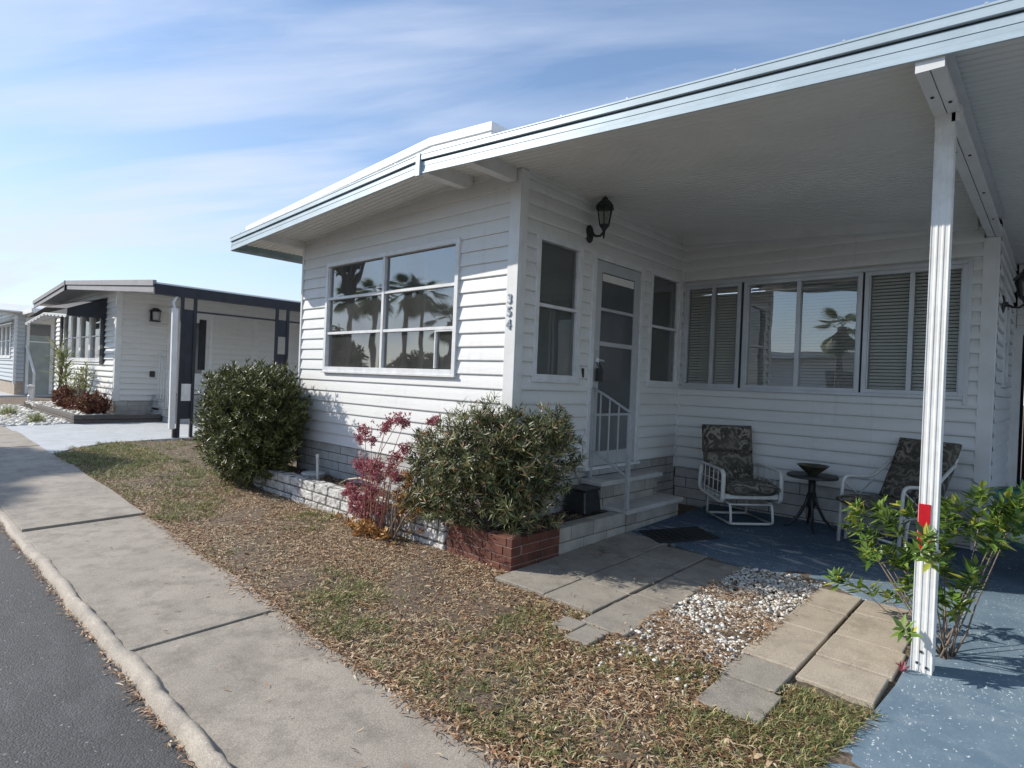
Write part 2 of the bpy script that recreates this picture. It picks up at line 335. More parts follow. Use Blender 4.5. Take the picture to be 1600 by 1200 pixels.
M['schef'] = leafmat('bright_leaf', [(0, (0.08, 0.15, 0.03)), (0.5, (0.15, 0.26, 0.05)), (0.82, (0.26, 0.36, 0.08)), (0.93, (0.46, 0.48, 0.09)), (1, (0.62, 0.56, 0.10))], 0.33, 0.35, 0.5)
M['redleaf'] = leafmat('red_leaf', [(0, (0.22, 0.05, 0.07)), (0.5, (0.42, 0.11, 0.15)), (0.85, (0.58, 0.24, 0.27)), (1, (0.60, 0.42, 0.36))], 0.6, 0.25, 0.2)
M['orangeleaf'] = leafmat('orange_leaf', [(0, (0.30, 0.13, 0.05)), (0.6, (0.50, 0.27, 0.10)), (1, (0.60, 0.42, 0.16))], 0.6, 0.25, 0.2)
M['redstem'] = simple('red_stem', (0.32, 0.10, 0.08), (0.25, 0.16, 0.10), 20, 0.7)
M['palewood'] = simple('pale_stem', (0.50, 0.42, 0.30), None, 20, 0.7)
M['bluegrass'] = leafmat('clump_grass', [(0, (0.16, 0.20, 0.08)), (0.6, (0.30, 0.33, 0.15)), (1, (0.50, 0.48, 0.26))], 0.6, 0.3, 0.2)
M['redshrub'] = leafmat('red_shrub', [(0, (0.08, 0.03, 0.025)), (0.6, (0.20, 0.07, 0.05)), (0.9, (0.30, 0.15, 0.08)), (1, (0.14, 0.16, 0.05))], 0.55, 0.2, 0.3)
M['palm'] = leafmat('palm_leaf', [(0, (0.09, 0.13, 0.06)), (0.7, (0.16, 0.20, 0.09)), (1, (0.26, 0.28, 0.13))], 0.5, 0.45, 0.3)
M['rail'] = simple('rail', (0.44, 0.45, 0.45), (0.36, 0.37, 0.37), 20, 0.4)
M['whitepaint'] = simple('white_paint', (0.78, 0.78, 0.75), (0.66, 0.65, 0.62), 12, 0.4)
M['cream'] = simple('cream_paint', (0.70, 0.69, 0.64), (0.58, 0.57, 0.52), 12, 0.38)
def fabric():
    m, T, B, O = newmat('palm_fabric'); P = ocoord(T)
    wv = T.nodes.new('ShaderNodeTexWave'); wv.inputs['Scale'].default_value = 7; wv.inputs['Distortion'].default_value = 11; wv.inputs['Detail'].default_value = 3.5; wv.inputs['Detail Scale'].default_value = 1.6
    T.links.new(P, wv.inputs['Vector'])
    a = ramp(T, wv.outputs['Fac'], [(0.25, (0.06, 0.052, 0.042)), (0.48, (0.12, 0.104, 0.082)), (0.75, (0.20, 0.176, 0.14)), (1.0, (0.30, 0.265, 0.21))])
    f = ramp(T, noise(T, P, 5.5, 3), [(0.42, g(0)), (0.60, g(1))])
    c = mixc(T, f, a, mixc(T, 0.35, (0.11, 0.096, 0.073), a))
    T.links.new(c, B.inputs['Base Color']); B.inputs['Roughness'].default_value = 0.9
    bump(T, B, noise(T, P, 12, 3), 0.4, 0.02); return m
M['fabric'] = fabric()
M['mesh'] = simple('table_mesh', (0.05, 0.05, 0.048), (0.03, 0.03, 0.03), 40, 0.5)
M['bowl'] = simple('bowl', (0.03, 0.035, 0.028), (0.10, 0.09, 0.05), 8, 0.25)
M['red'] = simple('red_tape', (0.55, 0.012, 0.02), (0.42, 0.01, 0.018), 14, 0.3)
M['mat'] = simple('doormat', (0.022, 0.022, 0.024), (0.035, 0.033, 0.03), 60, 0.95, bs=0.8, bscale=200)
M['green'] = simple('green_plastic', (0.10, 0.24, 0.19), (0.07, 0.18, 0.14), 5, 0.35)
M['green_l'] = simple('green_pale', (0.42, 0.50, 0.40), None, 5, 0.4)
M['navy'] = simple('navy', (0.020, 0.022, 0.030), (0.03, 0.033, 0.042), 6, 0.7)
M['brown_f'] = simple('brown_fascia', (0.30, 0.28, 0.28), (0.24, 0.225, 0.225), 4, 0.5)
M['numgrey'] = simple('number_grey', (0.34, 0.36, 0.39), None, 10, 0.35, 0.6)
M['timber'] = simple('timber', (0.075, 0.065, 0.06), (0.13, 0.11, 0.095), 12, 0.85, bs=0.4, stretch=(1, 1, 6))
M['lid'] = simple('lid', (0.52, 0.53, 0.52), (0.40, 0.40, 0.38), 12, 0.6)
M['pvc'] = simple('pvc', (0.74, 0.73, 0.68), None, 8, 0.4)
M['glass_scr'] = glassmat('glass_screened', (0.80, 0.82, 0.80), 1.25, 0.35, 0.02)
M['glass_mid'] = glassmat('glass_porch_mid', (0.92, 0.94, 0.94), 1.7, 0.0, 0.22)
M['lampglass'] = glassmat('lamp_glass', (0.75, 0.75, 0.72), 1.45, 0.05, 0.05)
M['doorpaint'] = simple('door_paint', (0.52, 0.53, 0.53), (0.46, 0.47, 0.47), 4, 0.4)
M['greendoor'] = simple('grey_green', (0.34, 0.37, 0.34), (0.28, 0.31, 0.29), 3, 0.5)
M['tanroof'] = simple('tan_roof', (0.42, 0.37, 0.29), (0.30, 0.26, 0.20), 14, 0.9)
# ---------------------------------------------------------------- wall tools
def wobj(name, mb, mat, parent, **k):
    o = obj(name, mb, mat, parent, **k)
    if parent.type == 'EMPTY': o.matrix_parent_inverse = Matrix.Translation(-parent.location)
    return o
def frame_T(P0, du, dn):
    m = Matrix(((du[0], dn[0], 0, P0[0]), (du[1], dn[1], 0, P0[1]), (0, 0, 1, 0), (0, 0, 0, 1)))
    return m
class WB(MB):     # local (s, n, z) on a wall plane, n outward
    def __init__(s, P0, du, dn):
        super().__init__(); s.T = frame_T(P0, du, dn); s.flip = s.T.to_3x3().determinant() < 0
    def add(s, vs, fs):
        if s.flip: fs = [tuple(reversed(f)) for f in fs]
        return super().add(vs, fs)
PROFA = [(0, .0165), (.06, .0175), (.5, .0105), (1, .001)]
PROF = [(0, .022), (.06, .0285), (.22, .029), (.45, .0240), (.70, .0145), (.9, .0055), (1, .001)]
def siding(W, s0, s1, zb, ztop, openings=(), pitch=0.1245, step=0.35, pr=PROF):
    zt = ztop if callable(ztop) else (lambda s: ztop)
    wb = WB(*W); zmax = max(zt(s0+(s1-s0)*i/40) for i in range(41))
    xs = {s0, s1}
    for o in openings: xs |= {max(s0, min(s1, o[0])), max(s0, min(s1, o[1]))}
    if callable(ztop):
        k = s0+step
        while k < s1: xs.add(k); k += step
    xs = sorted(xs)
    def off(t):
        for (a, b), (c, d) in zip(pr, pr[1:]):
            if t <= c+1e-9: return b+(d-b)*(t-a)/(c-a)
        return pr[-1][1]
    n = int(math.ceil((zmax-zb)/pitch))
    for xa, xb in zip(xs, xs[1:]):
        if xb-xa < 1e-4: continue
        mid = (xa+xb)/2; ta, tb = zt(xa), zt(xb)
        ops = [(o[2], o[3]) for o in openings if o[0] < mid < o[1]]
        for k in range(n):
            z0 = zb+k*pitch; brk = {z0+t*pitch for t, _ in pr}
            for a, b in ops:
                for q in (a, b):
                    if z0 < q < z0+pitch: brk.add(q)
            brk = sorted(brk)
            if k > 0 and not any(a < z0 < b for a, b in ops) and z0 < min(ta, tb):
                wb.add([(xa, off(1), z0), (xb, off(1), z0), (xb, off(0), z0), (xa, off(0), z0)], [(3, 2, 1, 0)])
            for za, zc in zip(brk, brk[1:]):
                zm = (za+zc)/2
                if any(a < zm < b for a, b in ops): continue
                if za >= max(ta, tb): continue
                oa, oc = off((za-z0)/pitch), off((zc-z0)/pitch)
                wb.add([(xa, oa, min(za, ta)), (xb, oa, min(za, tb)), (xb, oc, min(zc, tb)), (xa, oc, min(zc, ta))], [(0, 1, 2, 3)])
    return wb
def blocks(W, s0, s1, z0, z1, rows, blen, gap=0.008, depth=0.05, proud=0.006, seed=1, base=0.0, z0f=None):
    """coursed blocks standing in front of n=base; returns (blocks, mortar)"""
    r = random.Random(seed); b = WB(*W); m = WB(*W); h = (z1-z0)/rows
    m.box(s0+.004, s1-.004, base-depth+.002, base, z0, z1-gap*0.6)
    for i in range(rows):
        s = s0 - (blen*0.5 if i % 2 else 0) + r.uniform(-.03, .03)
        while s < s1:
            ln = blen*r.uniform(0.9, 1.1)
            if s1-(s+ln) < blen*.22: ln = s1-s+gap/2
            a, c = max(s+gap/2, s0), min(s+ln-gap/2, s1)
            if c-a > 0.006:
                p = base+proud+r.uniform(-.0015, .002)
                b.box(a, c, base-depth+.004, p, z0+i*h+gap/2, z0+(i+1)*h-gap/2)
            s += ln
    return b, m
def ceilz(x):
    return 3.19+0.068*(x+0.61) if x < -0.61 else 3.19-0.063*(x+0.61)
def fasz(x):
    return 3.062+0.052*(x+0.61) if x < -0.61 else 3.062-0.0625*(x+0.61)
WA = ((-3.675, 0), (1, 0), (0, -1)); WBB = ((0, 0), (0, 1), (1, 0)); WC = ((0, 2.99), (1, 0), (0, -1)); WD = ((2.995, 2.99), (0, 1), (1, 0))
home = thing('mobile_home', 'white sided mobile home in the foreground with attached carport roof and number 354', 'house', (-1.8, 3.5, -0.03))
# walls
wa = siding(WA, 0.03, 3.675-0.09, 0.515, lambda s: ceilz(s-3.675)+0.03, [(0.605, 2.967, 1.37, 2.655)], pr=PROFA)
wobj('front_wall', wa, M['siding'], home)
wb = siding(WBB, 0.08, 2.985, 0.515, 3.19, [(.23, .91, 1.36, 2.65), (1.07, 2.05, .3, 2.65), (2.205, 2.93, 1.36, 2.65)])
wobj('entry_wall', wb, M['siding'], home)
wc = siding(WC, 0.03, 2.905, 0.385, lambda s: ceilz(s)+0.02, [(.06, 2.80, 1.365, 2.565)])
wobj('porch_wall', wc, M['siding'], home)
wd = siding(WD, 0.05, 2.4, 0.385, 3.0, [(.9, 1.5, 1.5, 2.35)])
wobj('side_wall', wd, M['siding'], home)
# return walls that close the house
o = MB(); o.box(-3.675, -3.66, 0.06, 7.0, 0.2, 2.98); o.box(-3.66, 2.9, 6.98, 7.0, 0.2, 3.1); o.box(2.94, 2.98, 6.6, 7.0, 0.0, 2.95)
o.box(2.94, 2.98, 5.40, 6.6, 2.35, 2.95)
wobj('rear_wall', o, M['siding'], home)
o = MB(); o.box(-3.66, -.02, .03, 6.97, .46, .5); o.box(-.02, 2.9, 3.02, 6.97, .46, .5); o.box(-1.62, -1.58, .3, 6.9, .5, 2.9)
wobj('interior_floor', o, M['interior'], home)
# skirting
for W, s0, s1, zt, nm in ((WA, 0.0, 3.66, 0.513, 'a'), (WBB, 0.02, 2.986, 0.513, 'b'), (WC, 0.003, 2.90, 0.383, 'c')):
    b, m_ = blocks(W, s0, s1, zt-0.60, zt, 6 if nm != 'c' else 5, 0.38, 0.009, 0.05, 0.004, ord(nm), base=-0.004)
    k = wobj('skirting', b, M['skirt'], home, bevel=0.003); wobj('mortar', m_, M['mortar'], k)
# corner trims
def trim(W, s0, s1, n0, n1, z0, z1, name='corner_trim', mat='trim', par=None):
    t = WB(*W); t.box(s0, s1, n0, n1, z0, z1); return wobj(name, t, M[mat], par or home, bevel=0.004)
t = MB(); t.box(-.092, .034, -.0245, .0, .5, ceilz(0)-.005); t.box(.0, .034, .0, .082, .5, ceilz(0)-.005)
wobj('corner_trim', t, M['trim'], home, bevel=0.003)
trim(WA, -.004, .036, -.06, .0235, .5, 2.93)
t = MB(); t.box(.0, .038, 2.945, 2.99, .385, 3.12); wobj('corner_trim', t, M['trim'], home, bevel=0.003)
t = MB(); t.box(2.90, 3.018, 2.965, 3.0, -.03, 2.785); t.box(2.993, 3.018, 3.0, 3.06, -.03, 2.9); wobj('corner_trim', t, M['trim'], home, bevel=0.004)
# ceiling trims
t = WB(*WBB); t.box(.08, 2.98, .0, .028, 3.085, 3.125); t.box(.08, 2.98, .0, .016, 3.125, 3.17); wobj('ceiling_trim', t, M['trim'], home)
t = MB()
t.hexa([(.03, 2.90, ceilz(.03)-.088), (2.86, 2.90, ceilz(2.86)-.088), (2.86, 2.985, ceilz(2.86)-.105), (.03, 2.985, ceilz(.03)-.105)],
       [(.03, 2.90, ceilz(.03)-.082), (2.86, 2.90, ceilz(2.86)-.082), (2.86, 2.985, ceilz(2.86)-.099), (.03, 2.985, ceilz(.03)-.099)])
t.hexa([(.03, 2.893, ceilz(.03)-.09), (2.86, 2.893, ceilz(2.86)-.09), (2.86, 2.90, ceilz(2.86)-.09), (.03, 2.90, ceilz(.03)-.09)],
       [(.03, 2.893, ceilz(.03)+.01), (2.86, 2.893, ceilz(2.86)+.01), (2.86, 2.90, ceilz(2.86)+.01), (.03, 2.90, ceilz(.03)+.01)])
for i in range(14):
    x = .25+i*.19; t.hexa([(x, 2.903, ceilz(x)-.0905), (x+.03, 2.903, ceilz(x)-.0925), (x+.055, 2.98, ceilz(x)-.107), (x+.025, 2.98, ceilz(x)-.106)], [(x, 2.903, ceilz(x)-.085), (x+.03, 2.903, ceilz(x)-.087), (x+.055, 2.98, ceilz(x)-.10), (x+.025, 2.98, ceilz(x)-.10)])
wobj('ceiling_trim', t, M['trim'], home)
t = MB(); t.hexa([(-3.6, -.026, ceilz(-3.6)-.03), (-.63, -.026, ceilz(-.63)-.03), (-.63, 0, ceilz(-.63)-.03), (-3.6, 0, ceilz(-3.6)-.03)], [(-3.6, -.026, ceilz(-3.6)+.01), (-.63, -.026, ceilz(-.63)+.01), (-.63, 0, ceilz(-.63)+.01), (-3.6, 0, ceilz(-3.6)+.01)])
t.hexa([(-.6, -.026, ceilz(-.6)-.03), (-.1, -.026, ceilz(-.1)-.03), (-.1, 0, ceilz(-.1)-.03), (-.6, 0, ceilz(-.6)-.03)], [(-.6, -.026, ceilz(-.6)+.01), (-.1, -.026, ceilz(-.1)+.01), (-.1, 0, ceilz(-.1)+.01), (-.6, 0, ceilz(-.6)+.01)])
wobj('ceiling_trim', t, M['trim'], home)
# ribbed ceiling pans, running along x
def pans(x0, x1, y0, y1, zf, pitch=0.064):
    b = MB(); xs = [x0, x1]; pts = []; y = y0
    while y < y1:
        pts += [(y, 0), (y+pitch*.70, 0), (y+pitch*.76, .011), (y+pitch*.92, .011)]; y += pitch
    pts.append((y, 0)); n = len(pts)
    vs = [(x, py, zf(x)+dz) for x in xs for py, dz in pts]
    b.add(vs, [(i, i+1, n+i+1, n+i) for i in range(n-1)]); return b
wobj('eave_soffit', pans(-4.33, -.61, -.585, 7.0, ceilz), M['ceiling'], home)
wobj('carport_ceiling', pans(-.61, 5.3, -.585, 9.0, ceilz), M['ceiling'], home)
# roof sheets
def slab(b, x0, x1, y0, y1, zf, lo, hi):
    b.hexa([(x0, y0, zf(x0)+lo), (x1, y0, zf(x1)+lo), (x1, y1, zf(x1)+lo), (x0, y1, zf(x0)+lo)], [(x0, y0, zf(x0)+hi), (x1, y0, zf(x1)+hi), (x1, y1, zf(x1)+hi), (x0, y1, zf(x0)+hi)])
rf = MB(); slab(rf, -4.40, -.61, -.59, 7.0, fasz, .128, .150); slab(rf, -.61, 5.3, -.59, 9.0, fasz, .14, .150)
roof = wobj('roof', rf, M['roofwhite'], home)
# fascia with grooves and a set-out drip edge
def band(b, x0, x1, y0, y1, lo, hi, ta=1.0):
    z = lambda x, q: fasz(x)+q
    b.hexa([(x0, y0, z(x0, lo)), (x1, y0, z(x1, lo)), (x1, y1, z(x1, lo)), (x0, y1, z(x0, lo))], [(x0, y0, z(x0, hi)), (x1, y0, z(x1, hi)), (x1, y1, z(x1, hi)), (x0, y1, z(x0, hi))])
for (x0, x1) in ((-4.43, -.613), (-.607, 5.3)):
    fb = MB(); xm = x1
    for lo, hi, yy in ((0, .030, -.606), (.032, .058, -.603), (.060, .096, -.606)): band(fb, x0, x1, yy, -.592, lo, hi)
    band(fb, x0, x1, -.614, -.600, -.004, .006)
    f_ = wobj('fascia', fb, M['fascia'], home)
    fb = MB(); band(fb, x0, x1, -.601, -.592, .096, .108); wobj('groove', fb, M['dark'], f_)
    fb = MB(); band(fb, x0, x1, -.622, -.592, .108, .160); band(fb, x0, x1, -.626, -.600, .150, .163); 
    wobj('drip_edge', fb, M['fascia'], f_, bevel=0.002)
    x = x0+.3
    while x < min(x1, 3.6):
        z = fasz(x)+.166; fb = MB(); fb.box(x-.006, x+.006, -.626, -.612, z-.006, z+.003); wobj('screw', fb, M['alu'], f_); x += rnd.uniform(.5, .9)
t = MB(); band(t, -.635, -.585, -.630, -.60, -.022, .165); wobj('joint_cover', t, M['fascia'], home)
# left gutter
t = MB(); zl = fasz(-4.43); t.box(-4.45, -4.44, -.60, 7.0, zl-.005, zl+.15); t.box(-4.44, -4.30, -.60, 7.0, zl-.005, zl+.008); t.box(-4.31, -4.30, -.58, 7.0, zl+.008, zl+.10)
wobj('gutter', t, M['gutter'], home, bevel=0.002)
# roof-over
t = MB()
def ro(x): return 3.385+.065*(x+.61) if x < -.61 else 3.385-.075*(x+.61)
def rband(x0, x1, y0, y1, a, b_):
    t.hexa([(x0, y0, ro(x0)+a), (x1, y0, ro(x1)+a), (x1, y1, ro(x1)+a), (x0, y1, ro(x0)+a)], [(x0, y0, ro(x0)+b_), (x1, y0, ro(x1)+b_), (x1, y1, ro(x1)+b_), (x0, y1, ro(x0)+b_)])
for x0, x1 in ((-4.24, -.61), (-.61, .13)):
    rband(x0, x1, -.50, 7.0, -.16, -.055); rband(x0, x1+(.012 if x1 > 0 else 0), -.512, 7.0, -.055, .012)
wobj('roof_cover', t, M['roofwhite'], home)
# soffit beams
def ybeam(x0, x1, y0, y1, zlo, name='eave_beam'):
    t = MB(); t.box(x0, x1, y0, y1, zlo, ceilz((x0+x1)/2)+.012); return wobj(name, t, M['trim'], home, bevel=0.003)
ybeam(-.105, -.012, -.588, -.028, ceilz(-.05)-.115)
b = MB(); zr = ceilz(-.61)
prof = [(-.588, zr-.12), (-.12, zr-.12), (-.06, zr-.105), (-.028, zr-.07), (-.028, zr+.01), (-.588, zr+.01)]
vs = [(-.655, y, z) for y, z in prof]+[(-.565, y, z) for y, z in prof]; n = 6
b.add(vs, [tuple(range(n)), tuple(range(2*n-1, n-1, -1))]+[(i, n+i, n+(i+1) % n, (i+1) % n) for i in range(n)])
wobj('eave_beam', b, M['trim'], home)
ybeam(-3.72, -3.63, -.588, -.028, ceilz(-3.67)-.085)
# carport beam: back-to-back channels
t = MB()
for a, c in ((2.925, 2.978), (2.984, 3.034)):
    t.box(a, c, -.59, 2.962, 2.785, 2.793); t.box(a, c, -.59, 2.962, 2.945, 2.953)
    q = c-.004 if a < 2.95 else a; t.box(q, q+.004, -.59, 2.962, 2.793, 2.945)
    t.box(a if a < 2.95 else c-.004, (a if a < 2.95 else c-.004)+.004, -.59, 2.962, 2.793, 2.812)
    t.box(a, c, 3.062, 9.0, 2.785, 2.793); t.box(q, q+.004, 3.062, 9.0, 2.793, 2.96)
t.box(2.978, 2.984, -.59, 2.962, 2.800, 2.965)
t.box(2.925, 3.034, -.596, -.590, 2.785, 2.86)
bm = wobj('carport_beam', t, M['trim'], home)
for x, y in ((2.95, -.3), (2.95, .55), (3.01, -.2), (3.01, .65), (3.01, 1.5), (3.01, 2.3)):
    t = MB(); t.lathe([(.008, 2.779), (.008, 2.785)], x, y, 8); wobj('bolt', t, M['black'], bm)
# fluted post
def fluted(b, cx, cy, hw, z0, z1):
    pr = []
    def side(ax, sgn):
        pts = []
        for k in range(3):
            a = -hw+hw*2*(k+.18)/3; c = -hw+hw*2*(k+.82)/3
            pts += [(a-hw*.04, hw), (a+hw*.06, hw-.0028), (c-hw*.06, hw-.0028), (c+hw*.04, hw)]
        return [(-hw, hw)]+pts
    for rot in range(4):
        for (u, v) in side(0, 1):
            x, y = u, v
            for _ in range(rot): x, y = y, -x
            pr.append((cx+x, cy+y))
    pr.reverse(); b.prism(pr, z0, z1)
t = MB(); fluted(t, 2.973, -.009, .041, .50, 2.785); post = wobj('carport_post', t, M['whitepaint'], home)
t = MB(); fluted(t, 2.973, -.009, .0465, gz(0)-.01, .535); t.box(2.924, 3.022, -.058, .040, .530, .552); wobj('sleeve', t, M['whitepaint'], post)
t = MB(); t.box(2.934, 2.985, -.0528, -.049, .555, .79); t.box(2.9295, 2.933, -.045, .0, .555, .79); wobj('reflector_tape', t, M['red'], post)
t = MB(); t.box(2.93, 3.016, -.054, -.047, 2.73, 2.86); t.box(3.0, 3.035, -.054, .05, 2.74, 2.83); wobj('bracket', t, M['trim'], post)
for x, z in ((2.955, -.03), (2.995, -.045), (2.97, .03)):
    t = MB(); t.box(x-.006, x+.006, -.0585, -.055, z, z+.012); wobj('screw', t, M['dark'], post)
# ---------------------------------------------------------------- windows, door
def pane_rect(W, s0, s1, z0, z1, n): q = WB(*W); q.add([(s0, n, z0), (s1, n, z0), (s1, n, z1), (s0, n, z1)], [(3, 2, 1, 0)]); return q
def window(W, s0, s1, z0, z1, vbars, hbars, glass, fw=.045, proud=.034, depth=.04, fmat='frame', blind=False, name='window', sill=True, par=None):
    f = WB(*W)
    f.box(s0, s0+fw, -depth, proud, z0, z1); f.box(s1-fw, s1, -depth, proud, z0, z1)
    f.box(s0+fw, s1-fw, -depth, proud, z0, z0+fw); f.box(s0+fw, s1-fw, -depth, proud, z1-fw, z1)
    f.box(s0+fw, s0+fw+.012, -depth, proud-.014, z0+fw, z1-fw); f.box(s1-fw-.012, s1-fw, -depth, proud-.014, z0+fw, z1-fw)
    if sill: f.box(s0-.012, s1+.012, .0, proud+.012, z0-.022, z0)
    w_ = wobj(name, f, M[fmat], par or home, bevel=0.002)
    m_ = WB(*W)
    for v in vbars: m_.box(v-.02, v+.02, -depth+.004, proud-.008, z0+fw, z1-fw)
    vs = [s0+fw]+list(vbars)+[s1-fw]
    for h in hbars:
        for a, c in zip(vs, vs[1:]):
            a2 = a+(.02 if a in vbars else 0); c2 = c-(.02 if c in vbars else 0)
            m_.box(a2, c2, -depth+.004, proud-.012, h-.015, h+.015)
    if m_.v: wobj('mullion', m_, M[fmat], w_, bevel=0.0015)
    for a, c in zip(vs, vs[1:]):
        hs = [z0+fw]+list(hbars)+[z1-fw]
        for i, (p_, q_) in enumerate(zip(hs, hs[1:])):
            wobj('pane', pane_rect(W, a, c, p_, q_, -.006-rnd.random()*.004), M[glass], w_)
    if blind:
        bl = WB(*W)
        for a, c in zip(vs, vs[1:]):
            z = z0+fw+.004
            while z < z1-fw:
                bl.add([(a+.012, -.038, z), (c-.012, -.038, z), (c-.012, -.052, z+.0255), (a+.012, -.052, z+.0255)], [(0, 1, 2, 3)]); z += .033
        wobj('blind', bl, M['blind'], w_)
    return w_
wA = window(WA, .605, 2.967, 1.37, 2.655, [1.77], [1.815, 2.225], 'glass', fw=.05)
t = WB(*WA); t.box(2.643, 2.658, -.03, .018, 1.43, 1.80); t.box(2.658, 2.91, -.03, .018, 1.785, 1.80); wobj('casement_bar', t, M['frame'], wA)
wB1 = window(WBB, .23, .91, 1.36, 2.652, [], [2.03], 'glass2', fw=.05)
wB2 = window(WBB, 2.205, 2.93, 1.36, 2.652, [], [2.03], 'glass2', fw=.05)
for W_, a, c in ((WBB, .28, .86), (WBB, 2.26, 2.88)):
    t = WB(*W_); t.box(a, c, -.06, -.05, 1.38, 2.64); wobj('insect_screen', t, M['insect_screen'], home)
# porch windows: backing frame then 3 units
for s0, s1, v in ((.062, .752, .42), (.782, 1.965, 1.365), (1.985, 2.80, 2.38)):
    window(WC, s0, s1, 1.367, 2.563, [v], [], 'glass_mid' if v == 1.365 else 'glass_scr', fw=.038, proud=.042, fmat='alu', blind=True, sill=False)
for a_, c_ in ((.752, .782), (1.965, 1.985)):
    t = WB(*WC); t.box(a_, c_, -.03, .02, 1.367, 2.563); wobj('window_divider', t, M['dark'], home)
t = WB(*WC); t.box(2.80, 2.835, .0, .04, 1.29, 2.60); t.box(.045, 2.80, .0, .05, 2.563, 2.60); t.box(.045, 2.80, .0, .05, 1.335, 1.367); wobj('window_trim', t, M['alu'], home, bevel=0.002)
window(WD, .9, 1.5, 1.5, 2.35, [], [1.95], 'glass2', fw=.04)
t = WB(*WD); t.box(2.36, 2.44, -.02, .04, -.03, 2.45); t.box(2.44, 3.7, -.02, .04, 2.35, 2.45); t.box(3.56, 3.62, -.02, .04, -.03, 2.35); wobj('doorway_frame', t, M['trim'], home)
# door
t = WB(*WBB)
t.box(1.07, 1.135, -.03, .040, .515, 2.65); t.box(1.985, 2.05, -.03, .040, .515, 2.65); t.box(1.135, 1.985, -.03, .040, 2.585, 2.65); t.box(1.05, 2.07, -.03, .06, .485, .515)
wobj('door_frame', t, M['frame'], home, bevel=0.003)
t = WB(*WBB)
t.box(1.14, 1.245, -.01, .028, .52, 2.58); t.box(1.875, 1.98, -.01, .028, .52, 2.58); t.box(1.245, 1.875, -.01, .028, 2.47, 2.58)
t.box(1.245, 1.875, -.01, .028, 2.085, 2.115); t.box(1.245, 1.875, -.01, .028, 1.73, 1.775); t.box(1.245, 1.875, -.01, .028, .52, .66); t.box(1.245, 1.875, -.01, .026, 1.02, 1.045)
door = wobj('door', t, M['doorpaint'], home, bevel=0.003)
t = WB(*WBB)
for a, b_ in ((2.115, 2.47), (1.775, 2.085), (1.03, 1.73)): t.box(1.245, 1.875, -.008, .012, a, b_)
wobj('pane', t, M['screen'], door)
t = WB(*WBB); t.box(1.245, 1.875, -.008, .012, .66, 1.02); wobj('pane', t, M['door_low'], door)
t = WB(*WBB); t.box(1.27, 1.86, .012, .017, 2.40, 2.46); t.box(1.27, 1.86, .012, .020, 2.385, 2.401); wobj('roller_blind', t, M['blind'], door)
t = WB(*WBB); t.box(1.16, 1.225, .028, .036, 1.68, 1.78); wobj('deadbolt', t, M['alu'], door, bevel=.002)
t = WB(*WBB); t.tube([(1.19, .03, 1.58), (1.19, .075, 1.58), (1.25, .08, 1.575)], .010, 8); t.lathe([(.026, 1.56), (.026, 1.60)], 1.19, .04, 12)
wobj('door_handle', t, M['alu'], door)
t = WB(*WBB); t.tube([(1.17, .05, 1.56), (1.17, .085, 1.50), (1.21, .085, 1.50), (1.21, .05, 1.56)], .006, 6); t.box(1.155, 1.225, .055, .095, 1.37, 1.50); wobj('lockbox', t, M['black'], door, bevel=0.004)
t = WB(*WBB); t.box(.965, .995, .018, .034, 1.40, 1.49); wobj('doorbell', t, M['black'], home, bevel=0.003)
t = WB(*WBB); t.T = t.T @ Matrix.Translation((2.955, .02, 2.02)) @ Matrix.Rotation(math.radians(90), 4, 'X'); t.lathe([(.035, -.012), (.042, 0), (.03, .012), (.01, .014)], 0, 0, 20); wobj('round_vent', t, M['blind'], home)
# house number
def text_mesh(s, size, depth):
    cu = bpy.data.curves.new('txt', 'FONT'); cu.body = s; cu.size = size; cu.extrude = depth; cu.offset = size*0.018; cu.align_x = 'CENTER'; cu.align_y = 'CENTER'
    to = bpy.data.objects.new('txt', cu); C.objects.link(to); bpy.context.view_layer.update()
    me = bpy.data.meshes.new_from_object(to.evaluated_get(bpy.context.evaluated_depsgraph_get()))
    bpy.data.objects.remove(to); bpy.data.curves.remove(cu); return me
for ch, z in (('3', 2.035), ('5', 1.925), ('4', 1.815)):
    me = text_mesh(ch, .118, .004); me.transform(Matrix.Translation((-.042, -.030, z)) @ Matrix.Rotation(math.radians(90), 4, 'X') @ Matrix.Diagonal((.92, 1, 1, 1)))
    me.materials.clear(); me.materials.append(M['numgrey']); wobj('house_number', me, None, home)
